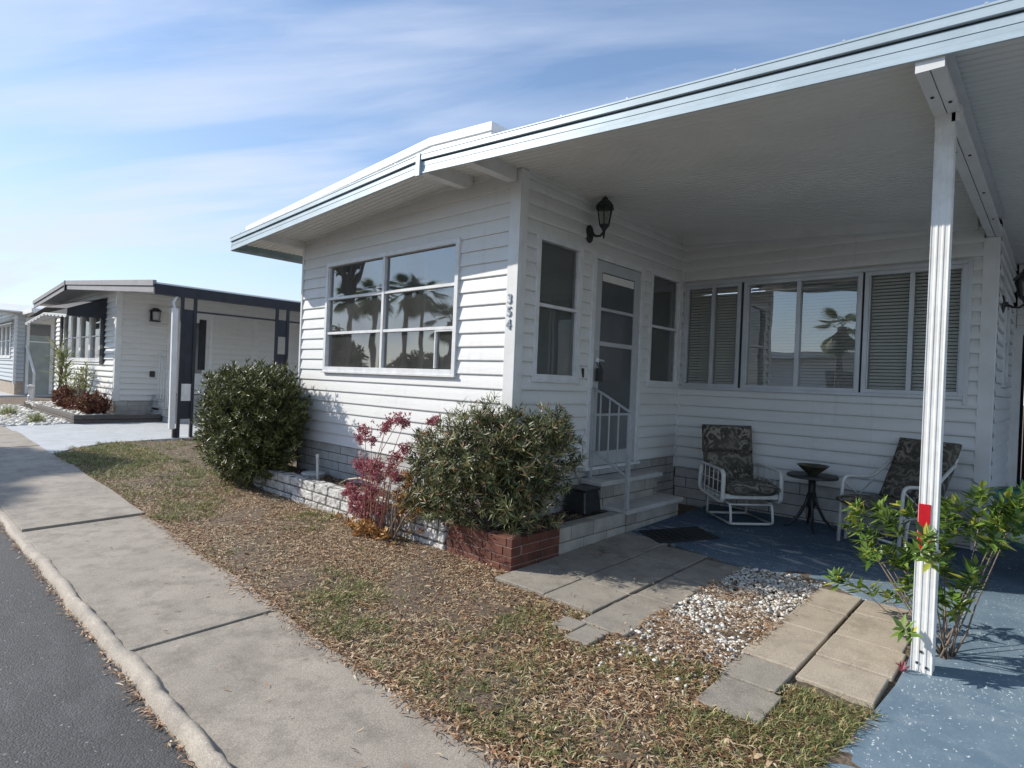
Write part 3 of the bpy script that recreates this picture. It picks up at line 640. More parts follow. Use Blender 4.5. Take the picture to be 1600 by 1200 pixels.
# ---------------------------------------------------------------- wall lanterns
def lantern(loc, label):
    t = thing('wall_lantern', label, 'wall lamp', loc, 0, 'black wall lanterns under the carport')   # wall normal = +x, origin on wall at plate
    b = MB(); b.T = Matrix.Rotation(math.radians(90), 4, 'Y') @ Matrix.Scale(1.5, 4, (1, 0, 0)); b.lathe([(.058, .0), (.058, .012), (.045, .022), (.018, .03), (.012, .05)], 0, 0, 20); obj('wall_plate', b, M['black'], t, smooth=False)
    b = MB(); b.tube([(.03, 0, 0), (.08, 0, -.03), (.13, 0, -.035), (.165, 0, -.005), (.17, 0, .03)], [.013, .012, .011, .012, .014], 8); b.lathe([(.004, -.07), (.010, -.05), (.006, -.04)], .17, 0, 8); b.lathe([(.012, -.04), (.014, .0), (.030, .03), (.052, .055), (.055, .065)], .17, 0, 6); obj('arm', b, M['black'], t)
    b = MB(); zb, zt = .065, .225; rb, r_ = .050, .078
    for k in range(6):
        a = math.pi/3*k; b.tube([(.17+rb*math.cos(a), rb*math.sin(a), zb), (.17+r_*math.cos(a), r_*math.sin(a), zt)], .005, 5)
    b.lathe([(r_+.004, zt-.006), (r_+.004, zt+.004)], .17, 0, 6); obj('cage', b, M['black'], t)
    b = MB(); b.lathe([(rb-.004, zb), (r_-.006, zt)], .17, 0, 6, cap=False); obj('lamp_glass', b, M['lampglass'], t)
    b = MB(); b.lathe([(.018, .07), (.018, .13)], .17, 0, 10); b.lathe([(.012, .13), (.026, .15), (.026, .18), (.01, .20)], .17, 0, 10); obj('bulb', b, M['cream'], t, smooth=True)
    b = MB(); b.lathe([(.10, zt-.006), (.095, zt+.012), (.06, zt+.055), (.035, zt+.075), (.028, zt+.095), (.010, zt+.105), (.006, zt+.12), (.011, zt+.13), (.004, zt+.16)], .17, 0, 6); obj('lamp_cap', b, M['black'], t)
    return t
lantern((.0195, 1.00, 2.80), 'black lantern on the wall beside the entry door')
lantern((3.012, 3.50, 2.25), 'black lantern on the side wall at the right edge, past the porch corner')
# ---------------------------------------------------------------- steps, railing, planters
st = thing('entry_steps', 'two pale concrete and block steps up to the front door', 'steps', (.25, 1.6, 0))
def blk(W, *a, mat='block', mort='mortar', parent=None, name='riser', bev=.004, **k):
    b, m_ = blocks(W, *a, **k); o = wobj(name, b, M[mat], parent, bevel=bev); wobj('mortar', m_, M[mort], o); return o
blk(((.475, 1.15), (0, 1), (1, 0)), 0, 1.03, -.09, .125, 2, .30, seed=3, depth=.44, parent=st)
blk(((.03, 2.185), (1, 0), (0, 1)), 0, .44, -.09, .125, 2, .30, seed=4, depth=.05, parent=st)
blk(((.235, 1.10), (0, 1), (1, 0)), 0, 1.05, .12, .362, 2, .30, seed=5, depth=.22, parent=st)
blk(((.02, 1.085), (1, 0), (0, -1)), 0, .21, .12, .362, 2, .30, seed=6, depth=.04, parent=st)
t = MB(); t.box(.02, .515, 1.10, 2.235, .126, .172); wobj('tread', t, M['tread'], st, bevel=.010, seg=2)
t = MB(); t.box(.02, .275, 1.02, 2.20, .363, .412); wobj('tread', t, M['tread'], st, bevel=.010, seg=2)
rl = thing('stair_railing', 'pale metal handrail with thin balusters on the left of the entry steps', 'railing', (.25, 1.13, .17))
t = MB(); t.tube([(.05, 1.135, 1.30), (.16, 1.135, 1.255), (.47, 1.135, 1.095), (.50, 1.135, 1.09)], .019, 10, flat=.6); wobj('handrail', t, M['rail'], rl, smooth=True)
t = MB(); t.box(.462, .500, 1.118, 1.152, .172, 1.08); t.box(.435, .527, 1.09, 1.18, .172, .182); t.box(.46, .502, 1.116, 1.154, .182, .21); wobj('post', t, M['rail'], rl, bevel=.003)
t = MB(); t.box(.035, .068, 1.118, 1.152, .412, 1.30); t.box(.022, .10, 1.10, 1.17, .412, .422); wobj('post', t, M['rail'], rl, bevel=.003)
t = MB(); t.tube([(.05, 1.135, .70), (.482, 1.135, .475)], .012, 6); wobj('lower_rail', t, M['rail'], rl)
for x in (.145, .25, .355):
    t = MB(); t.tube([(x, 1.135, .70-(x-.05)*.52), (x, 1.135, 1.30-(x-.05)*.485)], .0085, 6); wobj('baluster', t, M['rail'], rl)
pw = thing('block_planter_wall', 'low wall of cut beige blocks beside the lower step', 'planter wall', (.45, .6, -.05))
blk(((.475, .13), (0, 1), (1, 0)), 0, 1.00, -.10, .150, 2, .33, seed=8, depth=.12, parent=pw, name='block_course')
rp = thing('brick_planter', 'red brick planter corner below the big shrub by the walk', 'planter', (.2, -.2, -.05))
blk(((.475, -.344), (0, 1), (1, 0)), 0, .47, -.12, .155, 4, .205, gap=.006, seed=9, depth=.10, mat='brick', mort='mortar_b', parent=rp, name='brick_course')
blk(((-.25, -.445), (1, 0), (0, -1)), 0, .731, -.12, .155, 4, .205, gap=.006, seed=10, depth=.10, mat='brick', mort='mortar_b', parent=rp, name='brick_course')
wp = thing('white_planter_wall', 'low wall of rough white rock-face blocks along the front flower bed', 'planter wall', (-2.2, -.46, -.1))
W_ = ((-4.05, -.46), (1, 0), (0, -1))
b, m_ = blocks(W_, 0, 3.78, -.14, .165, 3, .29, .012, .15, .008, seed=11)
o = wobj('block_course', b, M['rockface'], wp, bevel=.012, seg=2)
sb = o.modifiers.new('sub', 'SUBSURF'); sb.subdivision_type = 'SIMPLE'; sb.levels = 3; sb.render_levels = 3
tx = bpy.data.textures.new('rockface', 'CLOUDS'); tx.noise_scale = .05; tx.noise_depth = 3
dm = o.modifiers.new('disp', 'DISPLACE'); dm.texture = tx; dm.texture_coords = 'LOCAL'; dm.strength = .022; dm.mid_level = .5
wobj('mortar', m_, M['mortar'], o)
b, m_ = blocks(((-4.05, .0), (0, -1), (-1, 0)), 0, .46, -.14, .165, 3, .29, .012, .15, .008, seed=12); o2 = wobj('block_course', b, M['rockface'], wp, bevel=.01); wobj('mortar', m_, M['mortar'], o2)
# ---------------------------------------------------------------- ground, street, sidewalk
def gsheet(poly, dz, name, mat, grid=None):
    b = MB(); b.add([(x, y, gz(y)+dz) for x, y in poly], [tuple(range(len(poly)))]); return struct(name, b, mat)
rows_ = [(400, 0), (3, 0), (-2.80, None), (-2.83, -.42), (-9.0, -.42), (-9.05, -.14), (-400, -.14)]
b = MB(); xs = [-400, 400]; pr = []
for y, z in rows_: pr.append((y, (gz(y) if z in (0, None) else z)-.06))
n = len(pr); b.add([(x, y, z) for x in xs for y, z in pr], [(i, i+1, n+i+1, n+i) for i in range(n-1)])
struct('ground', b, M['soil'])
ZS = -.172
b = MB(); b.box(-200, 60, -9.0, -2.845, ZS-.1, ZS); struct('street', b, M['asphalt'])
SI = [(-60, -1.55), (-13, -1.60), (-8.7, -1.68), (-6.8, -1.74), (-3.1, -1.85), (-1.8, -1.92), (0, -1.995), (1.15, -2.05), (2.07, -2.03), (3.0, -2.02), (20, -2.0)]
def sin_(x):
    for (a, b_), (c, d) in zip(SI, SI[1:]):
        if a <= x <= c: return b_+(d-b_)*(x-a)/(c-a)
    return -2.0
joints = [-40, -30, -24, -18, -15, -12.3, -9.42, -6.80, -3.06, -.012, 3.05, 6.1, 12]
b = MB()
for a, c in zip(joints, joints[1:]):
    q_ = .013; a2, c2 = a+(.006 if a == -.012 else q_), c-(.006 if c == -.012 else q_); dz = (.022 if a > -7 else rnd.uniform(-.004, .014)) if a < -3.1 else (0.004 if a < -.1 else -.003)
    k = max(2, int((c-a)/.5)); top = [(a2+(c2-a2)*i/k) for i in range(k+1)]
    poly = [(x, -2.80) for x in top]+[(x, sin_(x)+(.012*math.sin(x*9)+.008*math.sin(x*23))) for x in reversed(top)]
    b.prism(poly, lambda x, y: gz(y)-.14, lambda x, y: gz(y)+.006+dz)
struct('sidewalk', b, M['walk'], bevel=.003)
# curb: an uneven raised concrete lip along the asphalt
b = MB(); rc = random.Random(5); pts = []
x = -30.0; ph = 0
while x < 12: pts.append(x); x += (.045 if -6 < x < 4 else .5)
rows = []
def sm(t): t = max(0, min(1, t)); return t*t*(3-2*t)
for x in pts:
    h = .004+.030*sm((x+3.0)/2.3) if x < -.02 else .018+.026*sm(x/.9)
    wob = .010*math.sin(x*3.1+1)+.007*math.sin(x*8.3)+.004*math.sin(x*21)+rc.uniform(-.0025, .0025)
    h = max(.003, h*.8*(1+.22*math.sin(x*5.7)+.16*math.sin(x*13)+.12*math.sin(x*31))+rc.uniform(-.0045, .0035)); z0 = gz(-2.75)+.006
    if abs(x+.02) < .10: h *= .5
    y0 = -2.862+wob*.6+rc.uniform(-.003, .003)
    rows.append([(x, y0, -.30), (x, y0-.006, z0-.035), (x, y0+.012, z0+h*.62), (x, y0+.026, z0+h*.96), (x, y0+.042, z0+h), (x, y0+.058+wob*.3, z0+h*.80), (x, y0+.066+wob*.4, z0+.002), (x, y0+.13, z0-.03)])
vs = [p for r in rows for p in r]; q = 8
b.add(vs, [(i*q+j, i*q+j+1, (i+1)*q+j+1, (i+1)*q+j) for i in range(len(rows)-1) for j in range(q-1)])
struct('curb', b, M['curb'], smooth=True)
b = MB(); b.box(-45, 11, -2.79, -2.05, -.175, -.166); struct('joint_filler', b, M['dark'])
# blue painted carport slab
def outl(pts, n=3, amp=.006, r=random.Random(2)): return pts
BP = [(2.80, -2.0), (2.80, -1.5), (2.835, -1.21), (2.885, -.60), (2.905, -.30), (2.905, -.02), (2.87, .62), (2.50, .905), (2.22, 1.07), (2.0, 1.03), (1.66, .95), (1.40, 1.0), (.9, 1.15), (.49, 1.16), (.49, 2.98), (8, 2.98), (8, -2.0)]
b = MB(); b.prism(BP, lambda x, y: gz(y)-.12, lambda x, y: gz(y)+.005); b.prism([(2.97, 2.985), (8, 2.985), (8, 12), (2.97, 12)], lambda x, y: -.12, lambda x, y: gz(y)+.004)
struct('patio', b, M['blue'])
# neighbour driveway
b = MB(); b.prism([(-8.2, -1.70), (-8.75, -1.35), (-9.3, -.7), (-9.35, .5), (-9.3, 9), (-14.25, 9), (-14.25, -.0), (-13.45, -.42), (-13.75, -1.62)], lambda x, y: gz(y)-.12, lambda x, y: gz(y)+.010)
struct('driveway', b, M['drive_n'])
b = MB(); b.prism([(-27.5, -1.5), (-27.8, .5), (-28, 9), (-36, 9), (-36, -1.5)], lambda x, y: gz(y)-.12, lambda x, y: gz(y)+.010); struct('driveway', b, M['drive_n'])
# ---------------------------------------------------------------- lawn
PAV = []  # filled below
def in_poly(x, y, P):
    c = False; j = len(P)-1
    for i in range(len(P)):
        xi, yi = P[i]; xj, yj = P[j]
        if (yi > y) != (yj > y) and x < (xj-xi)*(y-yi)/(yj-yi)+xi: c = not c
        j = i
    return c
b = MB(); nx, ny = 250, 66; X0, X1, Y0, Y1 = -9.6, 2.98, -2.12, 1.15
rr = random.Random(3)
vs = []
for j in range(ny+1):
    for i in range(nx+1):
        x = X0+(X1-X0)*i/nx; y = Y0+(Y1-Y0)*j/ny
        e = min(1, max(0, (y-sin_(x))/.18))
        vs.append((x, y, gz(y)-.026+e*(.014+.014*math.sin(x*2.3+.5)*math.sin(y*4.1)+.007*math.sin(x*7.1+y*5)+rr.uniform(-.006, .008))))
b.add(vs, [(j*(nx+1)+i, j*(nx+1)+i+1, (j+1)*(nx+1)+i+1, (j+1)*(nx+1)+i) for j in range(ny) for i in range(nx)
           if not (X0+(X1-X0)*i/nx < -3.8 and False)])
struct('lawn', b, M['soil'], smooth=True)
b = MB(); b.add([(-9.3, 1.1, -.062), (-3.70, 1.1, -.062), (-3.70, 9, -.03), (-9.3, 9, -.03)], [(0, 1, 2, 3)]); struct('side_yard', b, M['soil'])
# bed soil
b = MB(); nx2, ny2 = 70, 20; vs = []
for j in range(ny2+1):
    for i in range(nx2+1):
        x = -4.02+(4.02+.46)*i/nx2; y = -.34+(.34)*j/ny2; vs.append((x, y, .128+rr.uniform(-.010, .014)))
b.add(vs, [(j*(nx2+1)+i, j*(nx2+1)+i+1, (j+1)*(nx2+1)+i+1, (j+1)*(nx2+1)+i) for j in range(ny2) for i in range(nx2)])
vs = []
for j in range(21):
    for i in range(9): vs.append((.03+.33*i/8, .0+1.08*j/20, .124+rr.uniform(-.010, .014)))
b.add(vs, [(j*9+i, j*9+i+1, (j+1)*9+i+1, (j+1)*9+i) for j in range(20) for i in range(8)])
o = struct('flower_bed_soil', b, M['mulch'])
# ---------------------------------------------------------------- pavers
def paver(pts, label, mat, group, dz=.020, th=.05):
    b = MB(); cx_ = sum(p[0] for p in pts)/len(pts); cy_ = sum(p[1] for p in pts)/len(pts); PAV.append(pts)
    tl = rnd.uniform(-.004, .004); tm = rnd.uniform(-.004, .004)
    P = [(cx_+(x-cx_)*.995, cy_+(y-cy_)*.995) for x, y in pts]
    b.prism(P, lambda x, y: gz(y)+dz-th, lambda x, y: gz(y)+dz+tl*(x-cx_)*2+tm*(y-cy_)*2)
    o = obj('paver', b, M[mat], bevel=.006, seg=2); tag(o, label, 'paver', group); return o
def rect(x0, x1, y0, y1): return [(x0, y0), (x1, y0), (x1, y1), (x0, y1)]
GL, GR = 'concrete pavers of the left walk to the steps', 'concrete pavers of the right walk beside the carport post'
LW = [(rect(.49, .95, -.63, -.16), 'grey concrete paver against the front of the red brick planter corner'),
      (rect(.49, .93, -.145, .27), 'grey concrete paver along the red brick planter, in the shrub shade'),
      (rect(.49, .93, .28, .72), 'shaded grey paver along the cut block planter wall'),
      (rect(.49, .93, .73, 1.14), 'shaded grey paver just before the doormat and lower step'),
      (rect(.965, 1.355, -.65, -.22), 'pale paver at the leafy lawn edge with dappled sun, middle column'),
      (rect(.945, 1.35, -.21, .20), 'paver in dappled shrub shade in the middle of the left walk'),
      (rect(.945, 1.35, .21, .58), 'shaded paver in the middle column next to the blue slab, second from it'),
      (rect(.945, 1.355, .59, 1.0), 'shaded middle paver touching the blue painted slab near the doormat'),
      (rect(1.375, 1.68, -.80, -.18), 'sunlit grey paver beside the leaf strewn white stones, nearest the street'),
      (rect(1.375, 1.66, -.17, .34), 'half shaded paver in the column bordering the white stones'),
      (rect(1.375, 1.68, .35, .92), 'rust marked shaded paver between white stones and blue slab'),
      (rect(1.28, 1.43, -.96, -.81), 'small broken grey paver piece lying in the dry lawn, left half'),
      (rect(1.44, 1.60, -1.04, -.82), 'small grey paver piece at the lawn end of the left walk, right half')]
for p, l in LW: paver(p, l, 'paver_g', GL, rnd.uniform(.006, .012))
RW = [(rect(2.235, 2.505, .49, .89), 'tan paver with an orange rust stain by the white stones', 'paver_t'),
      (rect(2.235, 2.505, .08, .48), 'tan paver second from the blue slab beside the white stones', 'paver_t'),
      (rect(2.225, 2.51, -.50, .07), 'long tan grey paver in the middle of the white stone edge', 'paver_t'),
      (rect(2.235, 2.51, -.80, -.51), 'dark weathered grey paver between tan pavers and the lawn', 'paver_g'),
      (rect(2.26, 2.55, -1.13, -.82), 'darkest weathered paver sticking out alone into the dry lawn', 'paver_g'),
      (rect(2.525, 2.82, .57, .87), 'tan paver under the leafy branches left of the post', 'paver_t'),
      (rect(2.525, 2.865, .13, .56), 'tan paver just left of the carport post, behind its foot', 'paver_t'),
      (rect(2.525, 2.885, -.24, .12), 'tan paver level with the foot of the carport post', 'paver_t'),
      (rect(2.525, 2.87, -.57, -.25), 'tan paver at the street end of the right walk, touching blue slab and grass', 'paver_t')]
for p, l, m_ in RW: paver(p, l, m_, GR, rnd.uniform(.007, .013))
# ---------------------------------------------------------------- white pebbles
def in_stones(x, y):
    return 1.66 < x < 2.235 and -.92 < y < 1.04
ico = bpy.data.meshes.new('tmp'); import bmesh
bm_ = bmesh.new(); bmesh.ops.create_icosphere(bm_, subdivisions=1, radius=1); IV = np.array([v.co[:] for v in bm_.verts]); IF = np.array([[v.index for v in f.verts] for f in bm_.faces]); bm_.free(); bpy.data.meshes.remove(ico)
def rocks(P, R, seed, name, mat, label, cat):
    g_ = np.random.default_rng(seed); n = len(P); sc = np.stack([R*g_.uniform(.8, 1.3, n), R*g_.uniform(.7, 1.1, n), R*g_.uniform(.45, .75, n)], 1)
    an = g_.uniform(0, 2*np.pi, n); c, s = np.cos(an), np.sin(an)
    V = IV[None]*(1+g_.uniform(-.32, .28, (n, len(IV), 1)))*sc[:, None]
    x = V[..., 0]*c[:, None]-V[..., 1]*s[:, None]; y = V[..., 0]*s[:, None]+V[..., 1]*c[:, None]
    V = np.stack([x, y, V[..., 2]], -1)+P[:, None]
    Fc = (IF[None]+(np.arange(n)*len(IV))[:, None, None]).reshape(-1, 3)
    o = obj(name, mesh_np(name, V, Fc, mat), mat, smooth=True); o['kind'] = 'stuff'
    o['label'] = label; o['category'] = cat; return o
g_ = np.random.default_rng(1); pp = []
while len(pp) < 3400:
    x, y = g_.uniform(1.66, 2.235), g_.uniform(-1.05, 1.04)
    if y > .98-.0*x and y > 1.0+(x-1.7)*.10: continue
    if y < -.70 and g_.random() > max(0, (y+1.05)/.35)*.6: continue
    if y < -.45 and g_.random() < .35: continue
    pp.append((x, y, gz(y)+g_.uniform(-.012, .006)))
for _ in range(14): x, y = g_.uniform(1.5, 2.3), g_.uniform(-1.25, -.75); pp.append((x, y, gz(y)+.0))
pp = np.array(pp); rocks(pp, g_.uniform(.006, .0175, len(pp)), 2, 'white_pebbles', M['pebble'], 'bed of white landscaping stones between the two paver walks', 'gravel')
pp = []
for _ in range(900):
    x, y = g_.uniform(-21, -13.5), g_.uniform(-1.65, -.42); pp.append((x, y, gz(y)+.0))
for _ in range(500): x, y = g_.uniform(-20, -13.6), g_.uniform(-.35, .5); pp.append((x, y, .08))
pp = np.array(pp); rocks(pp, g_.uniform(.05, .10, len(pp)), 3, 'white_rocks', M['pebble'], 'white rocks covering the neighbour front bed', 'gravel')
# ---------------------------------------------------------------- grass and litter
def blades(P, yaw, ln, wd, lean, name, mat, label, cat, curl=.5, flat=False):
    n = len(P); d = np.stack([np.cos(yaw), np.sin(yaw), np.zeros(n)], 1); s = np.stack([-np.sin(yaw), np.cos(yaw), np.zeros(n)], 1)
    up_ = np.array([[0, 0, 1.0]]); cl, sl = np.cos(lean)[:, None], np.sin(lean)[:, None]
    a = d*cl+up_*sl; l2 = lean*(1-curl); a2 = d*np.cos(l2)[:, None]+up_*np.sin(l2)[:, None]
    L_ = ln[:, None]; W_ = wd[:, None]
    p0 = P; p1 = P+a*L_*.5; p2 = p1+a2*L_*.5
    V = np.stack([p0-s*W_*.35, p0+s*W_*.35, p1+s*W_*.5, p1-s*W_*.5, p2], 1)
    # quad + degenerate-free tip made of two tris is stored as quads with a tiny tip
    V = np.stack([p0-s*W_*.3, p0+s*W_*.3, p1+s*W_*.5, p1-s*W_*.5, p2+s*W_*.08, p2-s*W_*.08], 1)
    base = (np.arange(n)*6)[:, None]
    Fc = np.concatenate([base+np.array([[0, 1, 2, 3]]), base+np.array([[3, 2, 4, 5]])], 0)
    o = obj(name, mesh_np(name, V, Fc, mat), mat); o['kind'] = 'stuff'; o['label'] = label; o['category'] = cat; return o
pavpoly = [(min(p[0] for p in P), max(p[0] for p in P), min(p[1] for p in P), max(p[1] for p in P)) for P in PAV]
def lawn_ok(x, y, edge=0.0):
    if x < -3.95:
        top = 6.0
        if y > top: return False
        lb = -8.3 if y < -1.4 else (-8.9 if y < -.9 else -9.28)
        if x < lb: return False
    else:
        if -4.06 < x < -.25 and y > -.475: return False
        if -.27 < x < .49 and y > -.46: return False
        if x >= .49 and y > -.66: return False
        if x >= 1.0 and y > -.66 and x < 1.37: return False
        if 1.36 < x < 1.68 and y > -.80: return False
        if 1.66 <= x < 2.24 and y > -.80: return False
        if 2.22 < x < 2.52 and y > -.82: return False
        if x > 2.50 and y > -.58: return False
    if x > (2.80 if y < -1.45 else 2.80+(y+1.45)*.12): return False
    if y < sin_(x)-edge: return False
    for a, b_, c, d in pavpoly:
        if a < x < b_ and c < y < d: return False
    return True
g2 = np.random.default_rng(9)
def patch(x, y):   # large-scale green density
    return (math.sin(x*1.9+1.3)*math.sin(y*3.7+.6)+.6*math.sin(x*4.3+y*2.9)+.45*math.sin(x*9.1-y*7.3+2))/2.05
def scatter(n, wfun, near=1.0, edge=.05):
    out_ = []
    while len(out_) < n:
        u = g2.random(); 
        x = 2.9-12.2*u**1.9; y = g2.uniform(-2.1, -.4) if x > -3.9 or g2.random() < .8 else g2.uniform(-.4, 2.5)
        if not lawn_ok(x, y, edge*g2.random()): continue
        if g2.random() > wfun(x, y): continue
        out_.append((x, y, gz(y)-.012+g2.uniform(-.004, .010)))
    return np.array(out_)
P = scatter(52000, lambda x, y: .85)
n = len(P); far = 1+np.clip(-P[:, 0], 0, 8)*.07
blades(P, g2.uniform(0, 6.28, n), g2.uniform(.018, .052, n)*far, g2.uniform(.0022, .0060, n)*far, g2.uniform(-.05, .55, n), 'dry_grass', M['straw'], 'dry straw coloured grass of the front lawn', 'dry grass', 1.9)
def litw(x, y):
    w_ = .26+.55*max(0, math.sin(x*3.7+y*2.2+1)*math.sin(y*5.3-x*2.1+.4)+.25)+.35*max(0, math.sin(x*1.3+2.2)*math.sin(y*2.1+1))
    if -2.6 < x < 1.7 and y > -1.35: w_ += .5
    if y < sin_(x)+.22: w_ += .25
    return min(1, w_)
P = scatter(31000, litw, edge=.10); n = len(P); far = 1+np.clip(-P[:, 0], 0, 8)*.06; P[:, 2] += g2.uniform(0, .016, n)
blades(P, g2.uniform(0, 6.28, n), g2.uniform(.018, .058, n)*far, g2.uniform(.004, .011, n)*far, g2.normal(.06, .28, n), 'leaf_litter', M['litter'], 'fallen brown leaves scattered over the front lawn', 'leaves', 1.6)
P = scatter(260, lambda x, y: 1 if x > -1 else .2, edge=.04); n = len(P); P[:, 2] += .012
blades(P, g2.uniform(0, 6.28, n), g2.uniform(.035, .07, n), g2.uniform(.014, .028, n), g2.normal(.1, .25, n), 'fallen_leaves', M['litter'], 'larger fallen leaves curled on top of the lawn', 'leaves', 2.0)
def grw(x, y):
    p = patch(x, y); w_ = max(0, p-.05)*1.5
    if x < -3.6: w_ = max(w_, .50+.5*p)
    if x < -6.2: w_ = max(w_, .95)
    if x > 1.0 and y < -.9: w_ = max(w_, .40+.6*p)
    if x > 0 and y < sin_(x)+.45: w_ = max(w_, .45+.5*p)
    if x > 2.35 and y > -1.3: w_ = .62
    if -1.5 < x < 1.0 and y > -1.35: w_ *= .25
    return min(1, w_)
P = scatter(13000, grw)
TC = scatter(1500, lambda x, y: grw(x, y)**1.3)
T2 = []
for cx_, cy_, cz_ in TC:
    m = int(g2.integers(8, 26)); rr_ = g2.uniform(.012, .035); T2.append(np.stack([cx_+g2.normal(0, rr_, m), cy_+g2.normal(0, rr_, m), np.full(m, cz_)], 1))
P = np.concatenate([P]+T2); P = np.array([p for p in P if lawn_ok(p[0], p[1], .02)]); n = len(P); far = 1+np.clip(-P[:, 0], 0, 8)*.07
blades(P, g2.uniform(0, 6.28, n), g2.uniform(.020, .075, n)*far, g2.uniform(.0020, .0056, n)*far, g2.uniform(.2, 1.35, n), 'green_grass', M['grass'], 'patches of green grass growing through the dry lawn', 'grass', .7)
# litter blown over stones, curb gutter, pavers, bed
Q_ = []
while len(Q_) < 3000:
    x, y = g2.uniform(1.64, 2.26), g2.uniform(-.9, .98)
    w_ = .12+.88*max(0, math.sin(x*5+y*3)*math.sin(y*5.5+x*2+1))+(.5 if .15 < y < .45 and x < 2.0 else 0)
    if g2.random() < w_: Q_.append((x, y, gz(y)+.016))
while len(Q_) < 4700:
    x = g2.uniform(-8, 3); 
    Q_.append((x, -2.862-abs(g2.normal(0, .02)), ZS+.006+g2.uniform(0, .012)))
while len(Q_) < 4780:
    x, y = g2.uniform(.5, 2.2), g2.uniform(-.7, .9); Q_.append((x, y, gz(y)+.028))
while len(Q_) < 7400:
    x, y = g2.uniform(-3.9, .3), g2.uniform(-.34, -.02); Q_.append((x, y, .140+g2.uniform(0, .012)))
while len(Q_) < 7800:
    x, y = g2.uniform(.04, .34), g2.uniform(0, 1.05); Q_.append((x, y, .138+g2.uniform(0, .012)))
while len(Q_) < 12500:
    x = 2.7-9.5*g2.random()**1.5; y = sin_(x)+.03-abs(g2.normal(0, .035+.03*math.sin(x*2.7)**2)); Q_.append((x, y, gz(y)+.010+g2.uniform(0, .006)))
while len(Q_) < 12560:
    x = g2.uniform(-3, 2.5); y = g2.uniform(-2.7, -2.1); Q_.append((x, y, gz(y)+.012))
P = np.array(Q_); n = len(P)
blades(P, g2.uniform(0, 6.28, n), g2.uniform(.015, .05, n), g2.uniform(.003, .010, n), g2.normal(.05, .2, n), 'blown_litter', M['litter'], 'small dry leaves and twigs lodged on the stones, beds and along the curb', 'leaves', 1.6)
# ---------------------------------------------------------------- foliage tools
def whorls(T_, D_, k, ln, wd, spread, seed, fold=.25, droop=0.0):
    """T_ tip points, D_ axis dirs; k leaves round each. returns verts, faces"""
    g_ = np.random.default_rng(seed); n = len(T_); T_ = np.asarray(T_, float); D_ = np.asarray(D_, float)
    D_ /= np.linalg.norm(D_, axis=1)[:, None]+1e-9
    a = np.where(np.abs(D_[:, 2:3]) < .9, np.array([[0, 0, 1.0]]), np.array([[1.0, 0, 0]])); U = np.cross(D_, a); U /= np.linalg.norm(U, axis=1)[:, None]; W_ = np.cross(D_, U)
    ang = (np.arange(k)[None]*2.399+g_.uniform(0, 6.28, (n, 1))+g_.normal(0, .25, (n, k)))
    sp = np.clip(g_.normal(spread, .28, (n, k)), .1, 1.9)
    dirv = D_[:, None]*np.cos(sp)[..., None]+(U[:, None]*np.cos(ang)[..., None]+W_[:, None]*np.sin(ang)[..., None])*np.sin(sp)[..., None]
    dirv[..., 2] -= droop; dirv /= np.linalg.norm(dirv, axis=2)[..., None]
    base = T_[:, None]-D_[:, None]*(g_.uniform(0, 1, (n, k))[..., None]*ln*.9)
    L_ = (ln*g_.uniform(.65, 1.2, (n, k)))[..., None]; Wd = (wd*g_.uniform(.8, 1.2, (n, k)))[..., None]
    side = np.cross(dirv, D_[:, None]+.01); side /= np.linalg.norm(side, axis=2)[..., None]+1e-9
    nrm = np.cross(side, dirv)
    b0 = base; m_ = base+dirv*L_*.5-nrm*Wd*fold; t = base+dirv*L_-nrm*L_*.06
    l = base+dirv*L_*.45+side*Wd*.5; r = base+dirv*L_*.45-side*Wd*.5
    V = np.stack([b0, l, t, r, m_], 2).reshape(-1, 3)
    q = (np.arange(n*k)*5)[:, None]
    Fc = np.concatenate([q+np.array([[0, 4, 2, 1]]), q+np.array([[0, 3, 2, 4]])], 0)
    return V, Fc
def inhouse(P):
    return ((P[:, 1] > -.04) & (P[:, 0] > -3.72) & (P[:, 0] < .04)) | (P[:, 1] > 2.9) & (P[:, 0] > -3.7) & (P[:, 0] < 2.9)
